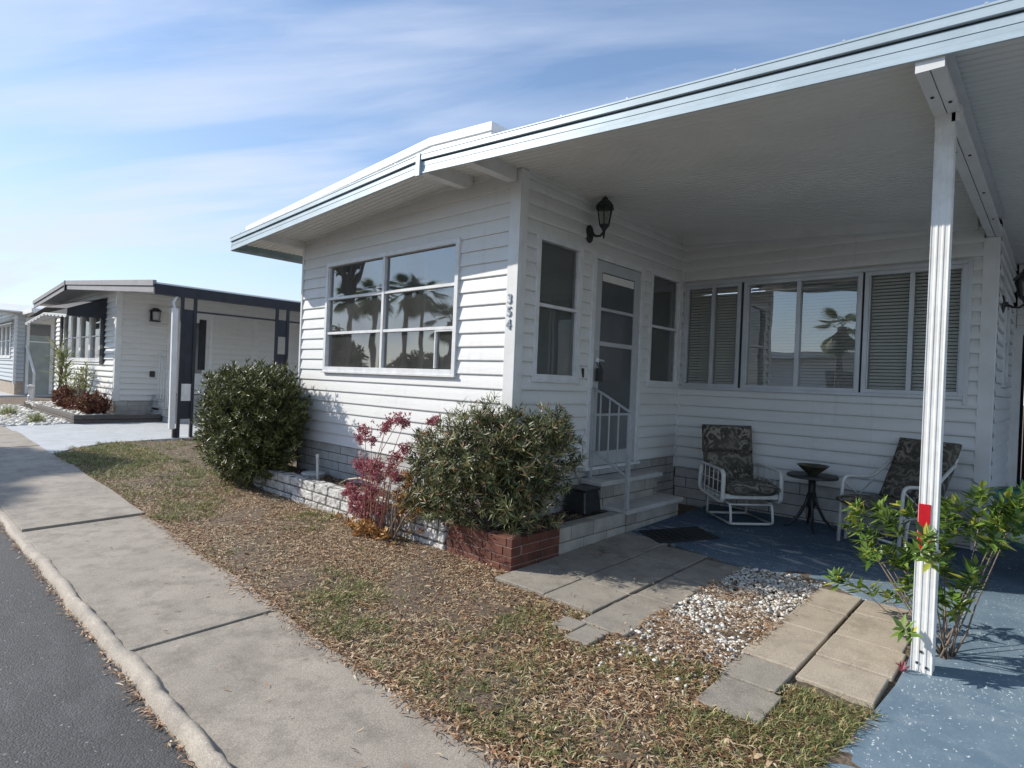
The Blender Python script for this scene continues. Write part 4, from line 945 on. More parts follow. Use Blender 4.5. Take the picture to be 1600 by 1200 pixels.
def shrub(name, label, base, lobes, ntip, k, ln, wd, mat, seed, shell=.62, spread=.75, upb=.5, stems=14, srad=.012, group=None, flat_top=None, clip=True, bark='bark', lift=0, cat='shrub'):
    g_ = np.random.default_rng(seed); T_ = []; D_ = []
    vol = [l[3]*l[4]*l[5] for l in lobes]; tot = sum(vol)
    for L_, v in zip(lobes, vol):
        m = int(ntip*v/tot); d = g_.normal(0, 1, (m, 3)); d /= np.linalg.norm(d, axis=1)[:, None]
        # uneven outline: low frequency lumps and gaps
        lump = 1+.10*np.sin(d[:, 0]*7+seed)*np.sin(d[:, 2]*6+1)+.08*np.sin(d[:, 1]*11+seed*2)+g_.normal(0, .05, m)
        r = (shell+(1-shell)*g_.random(m)**.6)*lump
        gap = np.sin(d[:, 0]*9+seed*3)*np.sin(d[:, 1]*8+2)*np.sin(d[:, 2]*9+seed) > .22
        r = np.where(gap, r*.68, r)
        p = d*r[:, None]*np.array(L_[3:6])+np.array(L_[:3])
        dd = d+np.array([0, 0, upb])+g_.normal(0, .35, (m, 3))
        T_.append(p); D_.append(dd)
    T_ = np.concatenate(T_); D_ = np.concatenate(D_)
    keep = (T_[:, 2] > base[2]+.03)
    if flat_top is not None: keep &= T_[:, 2] < flat_top+g_.normal(0, .03, len(T_))
    if clip: keep &= ~inhouse(T_)
    T_, D_ = T_[keep], D_[keep]
    V, Fc = whorls(T_, D_, k, ln, wd, spread, seed)
    t = thing(name, label, cat, base, 0, group)
    o = wobj('foliage', mesh_np('foliage', V, Fc, mat), mat, t)
    b = MB(); r_ = random.Random(seed); idx = [r_.randrange(len(T_)) for _ in range(stems)]
    for i in idx:
        e = Vector(T_[i]); s = Vector(base)+Vector((r_.uniform(-.08, .08), r_.uniform(-.05, .05), -.02)); m_ = s.lerp(e, .5)+Vector((r_.uniform(-.06, .06), r_.uniform(-.06, .06), .08))
        b.tube([s, s.lerp(m_, .5)+Vector((0, 0, .03)), m_, m_.lerp(e, .6), e], [srad*1.3, srad*1.1, srad*.8, srad*.5, srad*.25], 6)
    wobj('stem', b, M[bark], t, smooth=True)
    return t
shrub('shrub', 'big rounded dark green hedge shrub at the far left corner of the home', (-3.95, -.45, gz(-.4)-.02),
      [(-3.95, -.48, .70, .80, .56, .74), (-4.25, -.45, .45, .62, .5, .55), (-3.42, -.42, .90, .45, .36, .52), (-3.60, -.48, .45, .55, .42, .50), (-4.05, -.42, 1.0, .72, .5, .42), (-3.6, -.45, 1.10, .5, .36, .32), (-4.4, -.5, 1.05, .45, .4, .36)], 7400, 9, .075, .0125, M['podo_top'], 21, shell=.55, spread=.72, upb=.7, stems=16, flat_top=1.42)
shrub('shrub', 'loose dark green narrow leaved shrub in front of the home corner beside the brick planter', (.02, -.22, .12),
      [(-.06, -.30, .72, .52, .42, .44), (.38, -.07, .74, .37, .44, .40), (-.50, -.34, .58, .40, .32, .40), (.25, -.22, .40, .46, .34, .32), (.0, -.2, .95, .38, .28, .26), (-.28, -.5, .32, .42, .24, .28), (.46, -.02, .98, .24, .24, .22), (-.75, -.38, .32, .28, .2, .24)], 1650, 14, .078, .0110, M['podo'], 5, shell=.30, spread=.95, upb=.45, stems=26, srad=.010)
# bright leafy plant behind the carport post
WH = [(2.58, 0.23, 0.68), (2.72, 0.16, 0.72), (2.55, 0.32, 0.6), (2.62, 0.19, 0.57), (2.66, 0.14, 0.52), (2.69, 0.32, 0.64), (2.62, 0.6, 0.36), (2.72, 0.54, 0.54), (2.7, 0.52, 0.43), (2.78, 0.22, 0.43), (2.83, 0.4, 0.7), (2.83, 0.25, 0.48), (2.84, 0.19, 0.43), (2.84, 0.16, 0.33), (2.51, 0.22, 0.26), (2.51, 0.61, 0.13), (2.6, 0.56, 0.14), (2.72, 0.54, 0.13), (2.79, 0.54, 0.15), (2.90, -0.14, 0.17), (2.97, -0.13, 0.64), (2.955, -0.13, 0.58), (2.96, 0.12, 0.3), (2.93, 0.57, 0.66), (2.98, 0.58, 0.76), (3.02, 0.18, 0.67), (2.99, 0.43, 0.54), (3.0, 0.47, 0.47), (2.98, 0.38, 0.43), (3.02, 0.2, 0.3), (3.06, 0.36, 0.31), (3.07, 0.15, 0.29), (3.01, 0.61, 0.08), (2.99, 0.58, 0.33), (3.06, 0.4, 0.76), (3.16, 0.27, 0.88), (3.15, 0.6, 0.79), (3.13, 0.41, 0.69), (3.11, 0.59, 0.59), (3.2, 0.57, 0.69), (3.24, 0.38, 0.77), (3.26, 0.33, 0.84), (3.28, 0.43, 0.78), (3.3, 0.34, 0.84), (3.32, 0.19, 0.77), (3.26, 0.27, 0.72), (3.19, 0.55, 0.56), (3.24, 0.12, 0.65), (3.15, 0.13, 0.46), (3.14, 0.44, 0.43), (3.02, 0.25, 0.72), (3.04, 0.39, 0.64), (3.28, 0.36, 0.73), (3.33, 0.29, 0.79), (3.32, 0.65, 0.82)]
pl = thing('leafy_plant', 'bright green leafy plant with long bare stems behind the carport post', 'plant', (3.04, .26, gz(.26)))
rp_ = random.Random(12); T_ = []; D_ = []; b = MB()
hub = Vector((3.045, .26, gz(.26)+.0))
for i, w_ in enumerate(WH):
    e = Vector(w_); d = (e-hub); d.z *= .8; d.normalize(); ax = Vector((d.x*.7, d.y*.7, .65+d.z*.3))
    T_.append(e); D_.append(ax)
    for _ in range(1 if w_[2] > .25 else 0): T_.append(e+Vector((rp_.uniform(-.05, .05), rp_.uniform(-.05, .05), rp_.uniform(-.06, .02)))); D_.append(ax+Vector((rp_.uniform(-.5, .5), rp_.uniform(-.5, .5), 0)))
    s = hub+Vector((rp_.uniform(-.05, .05), rp_.uniform(-.05, .05), 0)); m_ = s.lerp(e, .45)+Vector((0, 0, -.05)); m_.x += (hub.x-m_.x)*.15
    if i % 4 == 0 or (i % 2 == 0 and (w_[0] < 2.75 or w_[2] > .8)): b.tube([s, s.lerp(m_, .5)+Vector((rp_.uniform(-.02, .02), rp_.uniform(-.02, .02), -.01)), m_, m_.lerp(e, .55)+Vector((rp_.uniform(-.02, .02), rp_.uniform(-.02, .02), .01)), e], [.0065, .005, .004, .003, .002], 6)
V, Fc = whorls(T_, D_, 13, .086, .0285, 1.05, 8, fold=.22, droop=.12)
wobj('foliage', mesh_np('foliage', V, Fc, M['schef']), M['schef'], pl); wobj('stem', b, M['bark'], pl, smooth=True)
# red flowering succulent
RB = [(-1.04, -0.52, 0.91, 0.077), (-0.83, -0.54, 0.96, 0.077), (-0.79, -0.52, 0.93, 0.051), (-1.33, -0.56, 0.82, 0.077), (-1.27, -0.53, 0.73, 0.064), (-1.45, -0.54, 0.73, 0.051), (-1.01, -0.57, 0.85, 0.051), (-0.45, -0.50, 0.97, 0.045), (-0.35, -0.52, 0.98, 0.045), (-1.69, -0.51, 0.18, 0.06), (-1.47, -0.53, 0.16, 0.105), (-1.24, -0.54, 0.18, 0.115), (-1.17, -0.58, 0.29, 0.106), (-1.05, -0.56, 0.42, 0.106), (-1.36, -0.52, 0.44, 0.106), (-1.46, -0.53, 0.49, 0.08), (-0.88, -0.52, 0.63, 0.067), (-0.91, -0.55, 0.5, 0.086), (-1.47, -0.55, 0.05, 0.093), (-1.02, -0.57, 0.14, 0.08), (-0.74, -0.55, 0.71, 0.064), (-0.77, -0.58, 0.46, 0.064), (-1.09, -0.57, 0.53, 0.077), (-1.45, -0.6, 0.25, 0.077), (-1.31, -0.55, 0.0, 0.064), (-1.2, -.55, .48, .09), (-1.3, -.56, .1, .1)]
pl = thing('red_plant', 'spindly plant with clusters of dusty red leaves in front of the white block bed', 'plant', (-1.08, -.62, gz(-.6)))
g_ = np.random.default_rng(4); T_ = []; D_ = []; b = MB(); rb_ = random.Random(3); hub = Vector((-1.08, -.62, gz(-.62)))
for x, y, z, r in RB:
    m = int(14+ (r/.1)**2*58)
    p = g_.normal(0, .42, (m, 3))*r+np.array([x, y, z]); p[:, 1] = np.minimum(p[:, 1], -.43 if z > .2 else -.49); T_ += list(p); D_ += list(g_.normal(0, 1, (m, 3))+np.array([0, 0, .6]))
    s = hub+Vector((rb_.uniform(-.16, .16), rb_.uniform(-.05, .03), 0)); e = Vector((x, y, z)); m_ = s.lerp(e, .5)+Vector(((hub.x-x)*.25, -.03, .05))
    if rb_.random() < .6 or z > .6: b.tube([s, s.lerp(m_, .6)+Vector((rb_.uniform(-.03, .03), 0, 0)), m_+Vector((rb_.uniform(-.03, .03), 0, 0)), m_.lerp(e, .6)+Vector((0, 0, .01)), e], [.006, .005, .004, .003, .002], 6)
V, Fc = whorls(T_, D_, 5, .030, .012, .9, 8)
wobj('foliage', mesh_np('foliage', V, Fc, M['redleaf']), M['redleaf'], pl); wobj('stem', b, M['redstem'], pl, smooth=True)
# withered orange foliage at its foot and the twiggy part towards the big shrub
g_ = np.random.default_rng(14); T_ = np.concatenate([g_.normal(0, 1, (70, 3))*np.array([.16, .05, .035])+np.array([-1.05, -.68, -.03]), g_.normal(0, 1, (60, 3))*np.array([.10, .05, .12])+np.array([-.72, -.54, .22])])
V, Fc = whorls(T_, g_.normal(0, 1, (130, 3))+np.array([0, 0, 1]), 6, .055, .022, .9, 18)
pl = thing('withered_plant', 'withered orange and yellow leaved plant at the foot of the red plant', 'plant', (-.75, -.58, gz(-.6)))
wobj('foliage', mesh_np('foliage', V, Fc, M['orangeleaf']), M['orangeleaf'], pl)
b = MB()
for i in range(11):
    e = Vector((-.72+rb_.uniform(-.28, .28), -.56+rb_.uniform(-.08, .06), rb_.uniform(.1, .5))); s = Vector((-.8+rb_.uniform(-.1, .1), -.60, gz(-.6)-.01)); b.tube([s, s.lerp(e, .5)+Vector((rb_.uniform(-.05, .05), 0, .03)), e], [.011, .009, .004], 6)
wobj('stem', b, M['bark'], pl, smooth=True)
pw_ = [(-1.55, -.12, .15), (-1.75, -.14, .22), (-2.0, -.16, .24), (-2.2, -.18, .20), (-2.32, -.20, .14)]
o = obj('fallen_stem', MB().tube(pw_, [.010, .011, .011, .010, .008], 8), M['palewood'], smooth=True); tag(o, 'bent pale bare stem arching over the front flower bed', 'stem')
# ---------------------------------------------------------------- bed objects
t = MB(); t.lathe([(.125, .10), (.125, .165), (.138, .168), (.138, .182), (.125, .190), (.05, .194), (.0001, .194)], -2.88, -.20, 32); o = obj('utility_cover', t, M['lid'], smooth=False, bevel=.003); tag(o, 'round grey lid sitting in the front bed beside the hedge shrub', 'utility cover')
t = MB(); t.tube([(-2.66, -.27, .12), (-2.685, -.27, .40)], .0135, 10); t.tube([(-2.684, -.27, .385), (-2.687, -.27, .425)], .0185, 10); o = obj('pvc_pipe', t, M['pvc']); tag(o, 'upright white plastic pipe stub standing by the round lid', 'pipe')
bx = thing('black_box', 'black plastic box in the shade beside the upper step', 'box', (.14, .93, .13))
t = MB(); t.hexa([(.05, .72, .135), (.30, .72, .135), (.30, 1.00, .135), (.05, 1.00, .135)], [(.07, .75, .35), (.27, .75, .35), (.27, .98, .35), (.07, .98, .35)]); wobj('body', t, M['black'], bx, bevel=.02, seg=3)
t = MB(); t.box(.06, .285, .74, .99, .345, .365); wobj('lid', t, M['black'], bx, bevel=.008, seg=2)
mt = thing('doormat', 'black rubber doormat on the ground before the lower step', 'doormat', (.8, 1.5, gz(1.5)))
q = MB(); P4 = [(.56, 1.24), (.90, 1.02), (1.20, 1.60), (.86, 1.82)]
q.prism(P4, lambda x, y: gz(y)+.006, lambda x, y: gz(y)+.018); wobj('base', q, M['mat'], mt, bevel=.004)
q = MB()
for i in range(9):
    f = (i+.8)/10; a = Vector((P4[0][0]*(1-f)+P4[3][0]*f, P4[0][1]*(1-f)+P4[3][1]*f, gz(1.4)+.023)); c = Vector((P4[1][0]*(1-f)+P4[2][0]*f, P4[1][1]*(1-f)+P4[2][1]*f, gz(1.4)+.023)); q.tube([a.lerp(c, .06), a.lerp(c, .94)], .006, 5)
wobj('rib', q, M['mat'], mt)
# ---------------------------------------------------------------- cushions and chairs
def cushion(c0, ux, uy, w, l, th, seed, curve=0.0, nu=12, nv=12, puff=.35):
    """slab cushion: centre line starts at c0, width along ux, length along uy; th thickness along normal"""
    ux = Vector(ux).normalized(); uy = Vector(uy).normalized(); nn = ux.cross(uy); b = MB(); r_ = random.Random(seed); vs = []
    def env(u, v): return (max(0, 1-abs(2*u-1)**6)*max(0, 1-abs(2*v-1)**6))**.5
    lm = [[r_.uniform(-.006, .006) for _ in range(nu+1)] for _ in range(nv+1)]
    for sgn in (1, -1):
        for j in range(nv+1):
            for i in range(nu+1):
                u, v = i/nu, j/nv; e = env(u, v)
                tuft = .016*sum(math.exp(-(((u-a)*w)**2+((v-c)*l)**2)/.0022) for a in (.28, .72) for c in (.5,))
                off = (th*.5*(.25+.75*e)+lm[j][i]*e-tuft)*sgn if sgn > 0 else -th*.5*(.25+.75*e)
                p = Vector(c0)+ux*(u-.5)*w+uy*(v*l)+nn*(off+curve*(4*v*(1-v)))
                vs.append(p)
    q = (nu+1)*(nv+1); fs = []
    for j in range(nv):
        for i in range(nu):
            a = j*(nu+1)+i; fs.append((a, a+1, a+nu+2, a+nu+1)); fs.append((q+a, q+a+nu+1, q+a+nu+2, q+a+1))
    ring = [i for i in range(nu+1)]+[(j+1)*(nu+1)-1 for j in range(1, nv+1)]+[nv*(nu+1)+i for i in range(nu-1, -1, -1)]+[j*(nu+1) for j in range(nv-1, 0, -1)]
    for a, c in zip(ring, ring[1:]+ring[:1]): fs.append((a, q+a, q+c, c))
    b.add(vs, fs); return b
def rloop(pts, r, n=5):  # rounded closed loop through corner pts
    P = [Vector(p) for p in pts]; out_ = []
    for i in range(len(P)):
        a, b_, c = P[i-1], P[i], P[(i+1) % len(P)]; d1 = (a-b_).normalized(); d2 = (c-b_).normalized()
        for k in range(n+1):
            t = k/n; p = b_+d1*r*(1-t)**2+d2*r*t**2; out_.append(p)
    return out_
def rpath(pts, r, n=4):
    P = [Vector(p) for p in pts]; out_ = [P[0]]
    for i in range(1, len(P)-1):
        a, b_, c = P[i-1], P[i], P[i+1]; d1 = (a-b_).normalized(); d2 = (c-b_).normalized()
        for k in range(n+1): t = k/n; out_.append(b_+d1*r*(1-t)**2+d2*r*t**2)
    return out_+[P[-1]]
# glider: local x forward, y left
gl = thing('glider_chair', 'cream metal glider chair with palm print cushion left of the small table', 'chair', (1.02, 2.44, gz(2.44)+.006), math.atan2(-.656, .755))
b = MB(); b.tube(rloop([(.27, .22, .022), (.27, -.22, .022), (-.25, -.22, .022), (-.25, .22, .022)], .05), .013, 8, closed=True)
for s in (-1, 1): b.tube(rpath([(-.24, s*.22, .022), (.29, s*.22, .022), (.26, s*.22, .215), (-.24, s*.22, .235), (-.25, s*.22, .03)], .05), .013, 8)
b.tube([(.25, -.22, .21), (.25, .22, .21)], .010, 6); b.tube([(-.22, -.22, .225), (-.22, .22, .225)], .010, 6)
obj('glider_base', b, M['cream'], gl, smooth=True)
b = MB(); b.box(.215, .255, -.29, .29, .265, .315); b.box(-.24, -.20, -.29, .29, .245, .285); b.tube([(.1, -.27, .24), (.1, .27, .24)], .01, 6)
for s in (-1, 1): b.box(-.22, .23, s*.27-.012, s*.27+.012, .262, .29)
obj('seat_frame', b, M['cream'], gl, bevel=.006, seg=2)
for s in (-1, 1):
    b = MB(); b.tube(rloop([(.27, s*.305, .225), (.27, s*.305, .545), (-.25, s*.305, .565), (-.27, s*.305, .275)], .07), .024, 8, closed=True, flat=.55)
    a_ = obj('armrest', b, M['cream'], gl, smooth=True)
    b = MB()
    for x in (-.15, -.05, .05, .15): b.tube([(x, s*.305, .24), (x, s*.305, .55)], .005, 5)
    for z in (.33, .44): b.tube([(-.25, s*.305, z), (.26, s*.305, z-.01)], .005, 5)
    obj('grille', b, M['cream'], a_)
b = cushion((-.20, 0, .345), (0, -1, 0), (1, 0, .05), .54, .52, .15, 1); cu = obj('seat_cushion', b, M['fabric'], gl, smooth=True)
b = cushion((-.215, 0, .33), (0, -1, 0), (-.20, 0, 1), .54, .36, .15, 2); obj('back_cushion', b, M['fabric'], gl, smooth=True)
b = cushion((-.285, 0, .675), (0, -1, 0), (-.16, 0, 1), .55, .29, .17, 3); obj('back_cushion', b, M['fabric'], gl, smooth=True)
b = MB()
for s in (-1, 1): b.tube([(-.22, s*.24, .27), (-.33, s*.24, .70), (-.38, s*.23, .93)], .012, 6)
b.tube([(-.38, -.23, .93), (-.38, .23, .93)], .012, 6); obj('back_frame', b, M['cream'], gl, smooth=True)
# armchair
ac = thing('patio_armchair', 'cream tube patio armchair with palm print cushions behind the carport post', 'chair', (2.38, 2.45, gz(2.45)+.006), math.atan2(-.87, -.50))
for s in (-1, 1):
    b = MB(); b.tube(rpath([(.27, s*.30, .0), (.24, s*.30, .60), (-.10, s*.30, .585), (-.36, s*.28, .78)], .07), .0155, 8)
    b.tube(rpath([(.20, s*.29, .02), (.16, s*.29, .34), (-.22, s*.29, .30), (-.30, s*.29, .0)], .06), .014, 8)
    obj('side_frame', b, M['cream'], ac, smooth=True)
    b = MB(); b.tube([(.24, s*.30, .56), (.05, s*.30, .42), (-.13, s*.30, .57)], .008, 6); b.tube([(.23, s*.30, .30), (.05, s*.30, .42), (-.20, s*.29, .31)], .008, 6); obj('arm_brace', b, M['cream'], ac, smooth=True)
for z_, x_, r__ in ((.12, .255, .011), (.12, -.28, .011), (.335, .20, .013)):
    b = MB(); b.tube([(x_, -.295, z_), (x_, .295, z_)], r__, 6); obj('cross_bar', b, M['cream'], ac, smooth=True)
b = MB(); b.tube([(-.36, -.28, .78), (-.44, -.26, .90), (-.44, .26, .90), (-.36, .28, .78)], .013, 8); obj('back_frame', b, M['cream'], ac, smooth=True)
obj('seat_cushion', cushion((.34, 0, .400), (0, 1, 0), (-1, 0, -.06), .56, .56, .11, 4), M['fabric'], ac, smooth=True)
obj('back_cushion', cushion((-.18, 0, .405), (0, -1, 0), (-.42, 0, .9), .56, .34, .12, 5), M['fabric'], ac, smooth=True)
obj('back_cushion', cushion((-.325, 0, .705), (0, -1, 0), (-.34, 0, .9), .56, .27, .14, 6), M['fabric'], ac, smooth=True)
# side table and bowl
tb = thing('side_table', 'small round dark patio table between the two chairs', 'table', (1.66, 2.66, gz(2.66)+.006))
b = MB(); b.lathe([(.225, .505), (.235, .510), (.235, .528), (.222, .535)], 0, 0, 36); obj('tabletop', b, M['mesh'], tb)
b = MB(); b.lathe([(.05, .50), (.035, .48), (.034, .44), (.034, .26), (.04, .22), (.03, .20)], 0, 0, 16); obj('pedestal', b, M['black'], tb, smooth=True)
for k in range(4):
    a = .4+k*math.pi/2; c, s = math.cos(a), math.sin(a); b = MB(); b.tube([(c*.02, s*.02, .36), (c*.05, s*.05, .24), (c*.12, s*.12, .10), (c*.21, s*.21, .008), (c*.235, s*.235, .008)], [.017, .017, .015, .013, .012], 8); obj('leg', b, M['black'], tb, smooth=True)
b = MB(); b.lathe([(.045, .0), (.05, .008), (.10, .05), (.145, .090), (.150, .096), (.143, .094), (.095, .054), (.04, .015), (.0001, .012)], 0, 0, 32, cap=False)
b.v = [(x+1.67, y+2.63, z+gz(2.63)+.545) for x, y, z in b.v]; o = obj('bowl', b, M['bowl'], smooth=True); tag(o, 'dark flared bowl on the small round patio table', 'bowl')
# green tub at the right edge
gt = thing('green_cart', 'green rounded plastic tub cart under the carport at the right edge', 'cart', (3.62, 2.35, gz(2.3)))
b = MB(); n = 28; prof = [(.30, .20), (.40, .26), (.46, .38), (.50, .52), (.52, .60), (.545, .61), (.545, .63), (.50, .62)]
vs = []
for r, z in prof:
    for k in range(n):
        a = 2*math.pi*k/n; c, s = math.cos(a), math.sin(a); ex = .62; sx = math.copysign(abs(c)**ex, c); sy = math.copysign(abs(s)**ex, s); vs.append((3.60+sx*r, 2.35+sy*r*.8, gz(2.3)+z+.02))
b.add(vs, [(i*n+k, i*n+(k+1) % n, (i+1)*n+(k+1) % n, (i+1)*n+k) for i in range(len(prof)-1) for k in range(n)]+[tuple(range(n-1, -1, -1))])
wobj('tub', b, M['green'], gt, smooth=True)
b = MB()
for i in range(n): pass
vs = []
for r, z in ((.425, .29), (.442, .30), (.462, .36), (.449, .37)):
    for k in range(n):
        a = 2*math.pi*k/n; c, s = math.cos(a), math.sin(a); ex = .62; vs.append((3.60+math.copysign(abs(c)**ex, c)*(r+.006), 2.35+math.copysign(abs(s)**ex, s)*(r+.006)*.8, gz(2.3)+z+.02))
b.add(vs, [(i*n+k, i*n+(k+1) % n, (i+1)*n+(k+1) % n, (i+1)*n+k) for i in range(3) for k in range(n)]); wobj('pale_stripe', b, M['green_l'], gt, smooth=True)
for x, y in ((3.36, 2.10), (3.36, 2.62), (4.0, 2.1), (4.0, 2.62)):
    b = MB(); b.tube([(x, y, gz(y)+.01), (x, y, gz(y)+.20)], [.022, .018], 10); wobj('foot', b, M['cream'], gt)
# a few tiny weeds at the foot of the post
def tuft(name, label, c, n_, ln, wd, mat, seed, spread=.55, cat='plant', group=None, par=False):
    g_ = np.random.default_rng(seed); V, Fc = whorls(np.array([c]*n_)+g_.normal(0, .25, (n_, 3))*np.array([ln, ln, 0.02])*.6, g_.normal(0, .3, (n_, 3))+np.array([0, 0, 1]), 9, ln, wd, spread, seed)
    o = obj(name, mesh_np(name, V, Fc, mat), mat); tag(o, label, cat, group); return o
tuft('weed', 'tiny reddish weed at the foot of the carport post', (2.905, -.10, gz(-.1)+.03), 3, .045, .008, M['redleaf'], 3)
# ---------------------------------------------------------------- neighbour home
nb = thing('mobile_home', 'white mobile home next door with brown roof edge and navy awning', 'house', (-17.5, 3, -.05))
NS = ((-14.3, .6), (0, 1), (1, 0)); NF = ((-21.3, .6), (1, 0), (0, -1))
def nr(x): return 3.38+.062*(x+16.9) if x < -16.9 else 3.38-.082*(x+16.9)      # bottom of fascia
nsid = [(0, .038), (.08, .044), (.35, .034), (.8, .010), (1, .001)]
wobj('side_wall', siding(NS, .1, 8.5, .43, 3.25, [(1.15, 2.32, .3, 2.97)], pitch=.15, pr=nsid), M['siding_n'], nb)
wobj('front_wall', siding(NF, 0, 6.92, .43, lambda s: nr(s-21.3)+.12, [(1.15, 5.62, 1.40, 2.95)], pitch=.15, pr=nsid), M['siding_n'], nb)
b = MB(); b.box(-14.33, -14.27, .565, .70, .42, 3.25); b.box(-14.42, -14.33, .565, .60, .42, 3.3); wobj('corner_trim', b, M['trim'], nb)
b = MB(); b.box(-14.30, -14.27, 4.05, 4.22, .43, 3.25); wobj('corner_trim', b, M['trim'], nb)
for W, s1, nm, mt_ in ((NS, 8.5, 31, 'skirt'), (NF, 7.0, 32, 'skirt_tan')):
    k_, m_ = blocks(W, 0, s1, -.10, .43, 4, .55, .014, .06, .006, nm, base=-.004); k = wobj('skirting', k_, M[mt_], nb); wobj('mortar', m_, M['mortar_l'], k)
b = MB(); b.box(-21.3, -21.26, .6, 9, 0, 3.1); b.box(-21.3, -14.3, 9, 9.04, 0, 3.4); wobj('rear_wall', b, M['siding_n'], nb)
b = MB(); b.box(-21.2, -14.4, .7, 8.9, .3, .4); b.box(-21.2, -14.4, 2.6, 2.65, .4, 3.0); wobj('interior_floor', b, M['interior'], nb)
def nbox(b, x0, x1, y0, y1, lo, hi):
    b.hexa([(x0, y0, nr(x0)+lo), (x1, y0, nr(x1)+lo), (x1, y1, nr(x1)+lo), (x0, y1, nr(x0)+lo)], [(x0, y0, nr(x0)+hi), (x1, y0, nr(x1)+hi), (x1, y1, nr(x1)+hi), (x0, y1, nr(x0)+hi)])
b = MB()
for x0, x1 in ((-21.45, -16.9), (-16.9, -9.42)): nbox(b, x0, x1, .02, 10, .13, .20)
wobj('roof', b, M['ceiling'], nb)
for x0, x1 in ((-21.5, -16.92), (-16.88, -9.40)):
    b = MB(); nbox(b, x0, x1, -.02, .015, 0, .11); nbox(b, x0, x1, -.05, .015, .125, .235); f_ = wobj('fascia', b, M['brown_f'], nb); b = MB(); nbox(b, x0, x1, 0, .012, .11, .125); wobj('groove', b, M['dark'], f_)
b = MB(); nbox(b, -16.95, -16.85, -.06, .0, -.02, .24); wobj('joint_cover', b, M['navy'], nb)
b = MB(); b.box(-9.44, -9.37, -.02, 10, 2.735, 2.93); b.box(-9.43, -9.39, 1, 10, 2.455, 2.49); wobj('carport_beam', b, M['navy'], nb)
b = MB(); nbox(b, -21.4, -16.9, .02, .6, .09, .12); nbox(b, -16.9, -9.45, .02, 9.9, .09, .12); wobj('carport_ceiling', b, M['ceiling'], nb)
for y0, y1 in ((.49, .73), (2.43, 2.68)):
    for y in (y0, y1):
        b = MB(); b.box(-9.43, -9.375, y-.028, y+.028, gz(y)-.02, 2.74); wobj('carport_post', b, M['navy'], nb)
    b = MB()
    pass
    for a, c in (((1.02, 2.50), (.32, .68)) if y0 < 1 else ((2.12, 2.48), (1.50, 1.73))):
        b = MB(); b.box(-9.41, -9.395, y0+.02, y1-.02, a, c); wobj('post_panel', b, M['navy'], nb)
b = MB(); b.box(-9.412, -9.39, .52, .70, .68, 1.02); wobj('post_panel', b, M['whitepaint'], nb)
b = MB(); b.box(-9.43, -9.39, .73, 1.0, 2.455, 2.49); wobj('cross_bar', b, M['navy'], nb)
b = MB(); b.hexa([(-9.46, .33, .12), (-9.37, .33, .12), (-9.37, .43, .12), (-9.46, .43, .12)], [(-9.46, .31, 2.50), (-9.37, .31, 2.50), (-9.37, .41, 2.50), (-9.46, .41, 2.50)])
b.tube([(-9.42, .36, 2.48), (-9.42, .33, 2.62), (-9.42, .40, 2.76)], .03, 8)
ds = wobj('downspout', b, M['trim'], nb, bevel=.015, seg=2)
b = MB(); b.box(-9.46, -9.40, .40, .48, -.05, .13); wobj('foot', b, M['black'], ds)
# front window group with shutters, awning
NW = ((-21.3, .6), (1, 0), (0, -1))
for i in range(4):
    a = 1.17+i*1.11; window(NW, a, a+1.09, 1.42, 2.93, [], [2.12], 'glass', fw=.09, proud=.05, par=nb)
for a in (.72, 5.66):
    t = WB(*NW); t.box(a, a+.34, .02, .06, 1.34, 2.95); z = 1.38
    while z < 2.9: t.box(a+.04, a+.30, .05, .075, z, z+.025); z += .05
    wobj('shutter', t, M['navy'], nb)
aw = thing('window_awning', 'navy fabric awning with white scalloped edge over the front windows of the home next door', 'awning', (-18, .2, 3.0))
def scallop(b, P, Q, w_, h, n_):
    P, Q = Vector(P), Vector(Q)
    for i in range(n_):
        a, c = P.lerp(Q, i/n_), P.lerp(Q, (i+1)/n_); m_ = (a+c)/2
        pts = [a]+[a.lerp(c, t)+Vector((0, 0, -h*math.sin(math.pi*t)**.6)) for t in (.15, .35, .5, .65, .85)]+[c]
        up1 = [p+Vector((0, .012, 0)) for p in pts]; k = len(pts); b.add(pts+up1, [tuple(range(k)), tuple(range(2*k-1, k-1, -1))]+[(j, j+1, k+j+1, k+j) for j in range(k-1)])
b = MB()
y0_, y1_ = .57, -.28; zt_, zf_ = 3.10, 2.80
for x0, x1, zf1, zf2 in ((-20.9, -18.0, 2.72, 2.92), (-18.0, -15.2, 2.92, 2.74)):
    b.hexa([(x0, y1_, zf1-.015), (x1, y1_, zf2-.015), (x1, y0_, zt_-.015), (x0, y0_, zt_-.015)], [(x0, y1_, zf1), (x1, y1_, zf2), (x1, y0_, zt_), (x0, y0_, zt_)])
    b.box(x0, x1, y1_-.01, y1_, min(zf1, zf2)-.20, min(zf1, zf2)-.01)
b.add([(-15.2, y1_, 2.74), (-15.2, y0_, 3.1), (-15.2, y0_, 2.55), (-15.2, y1_, 2.55), (-15.215, y1_, 2.74), (-15.215, y0_, 3.1), (-15.215, y0_, 2.55), (-15.215, y1_, 2.55)], [(0, 1, 2, 3), (7, 6, 5, 4), (3, 2, 6, 7)])
wobj('canopy', b, M['navy'], aw)
b = MB(); scallop(b, (-20.9, y1_-.02, 2.53), (-18.0, y1_-.02, 2.73), 0, .05, 6); scallop(b, (-18.0, y1_-.02, 2.73), (-15.2, y1_-.02, 2.55), 0, .05, 6)
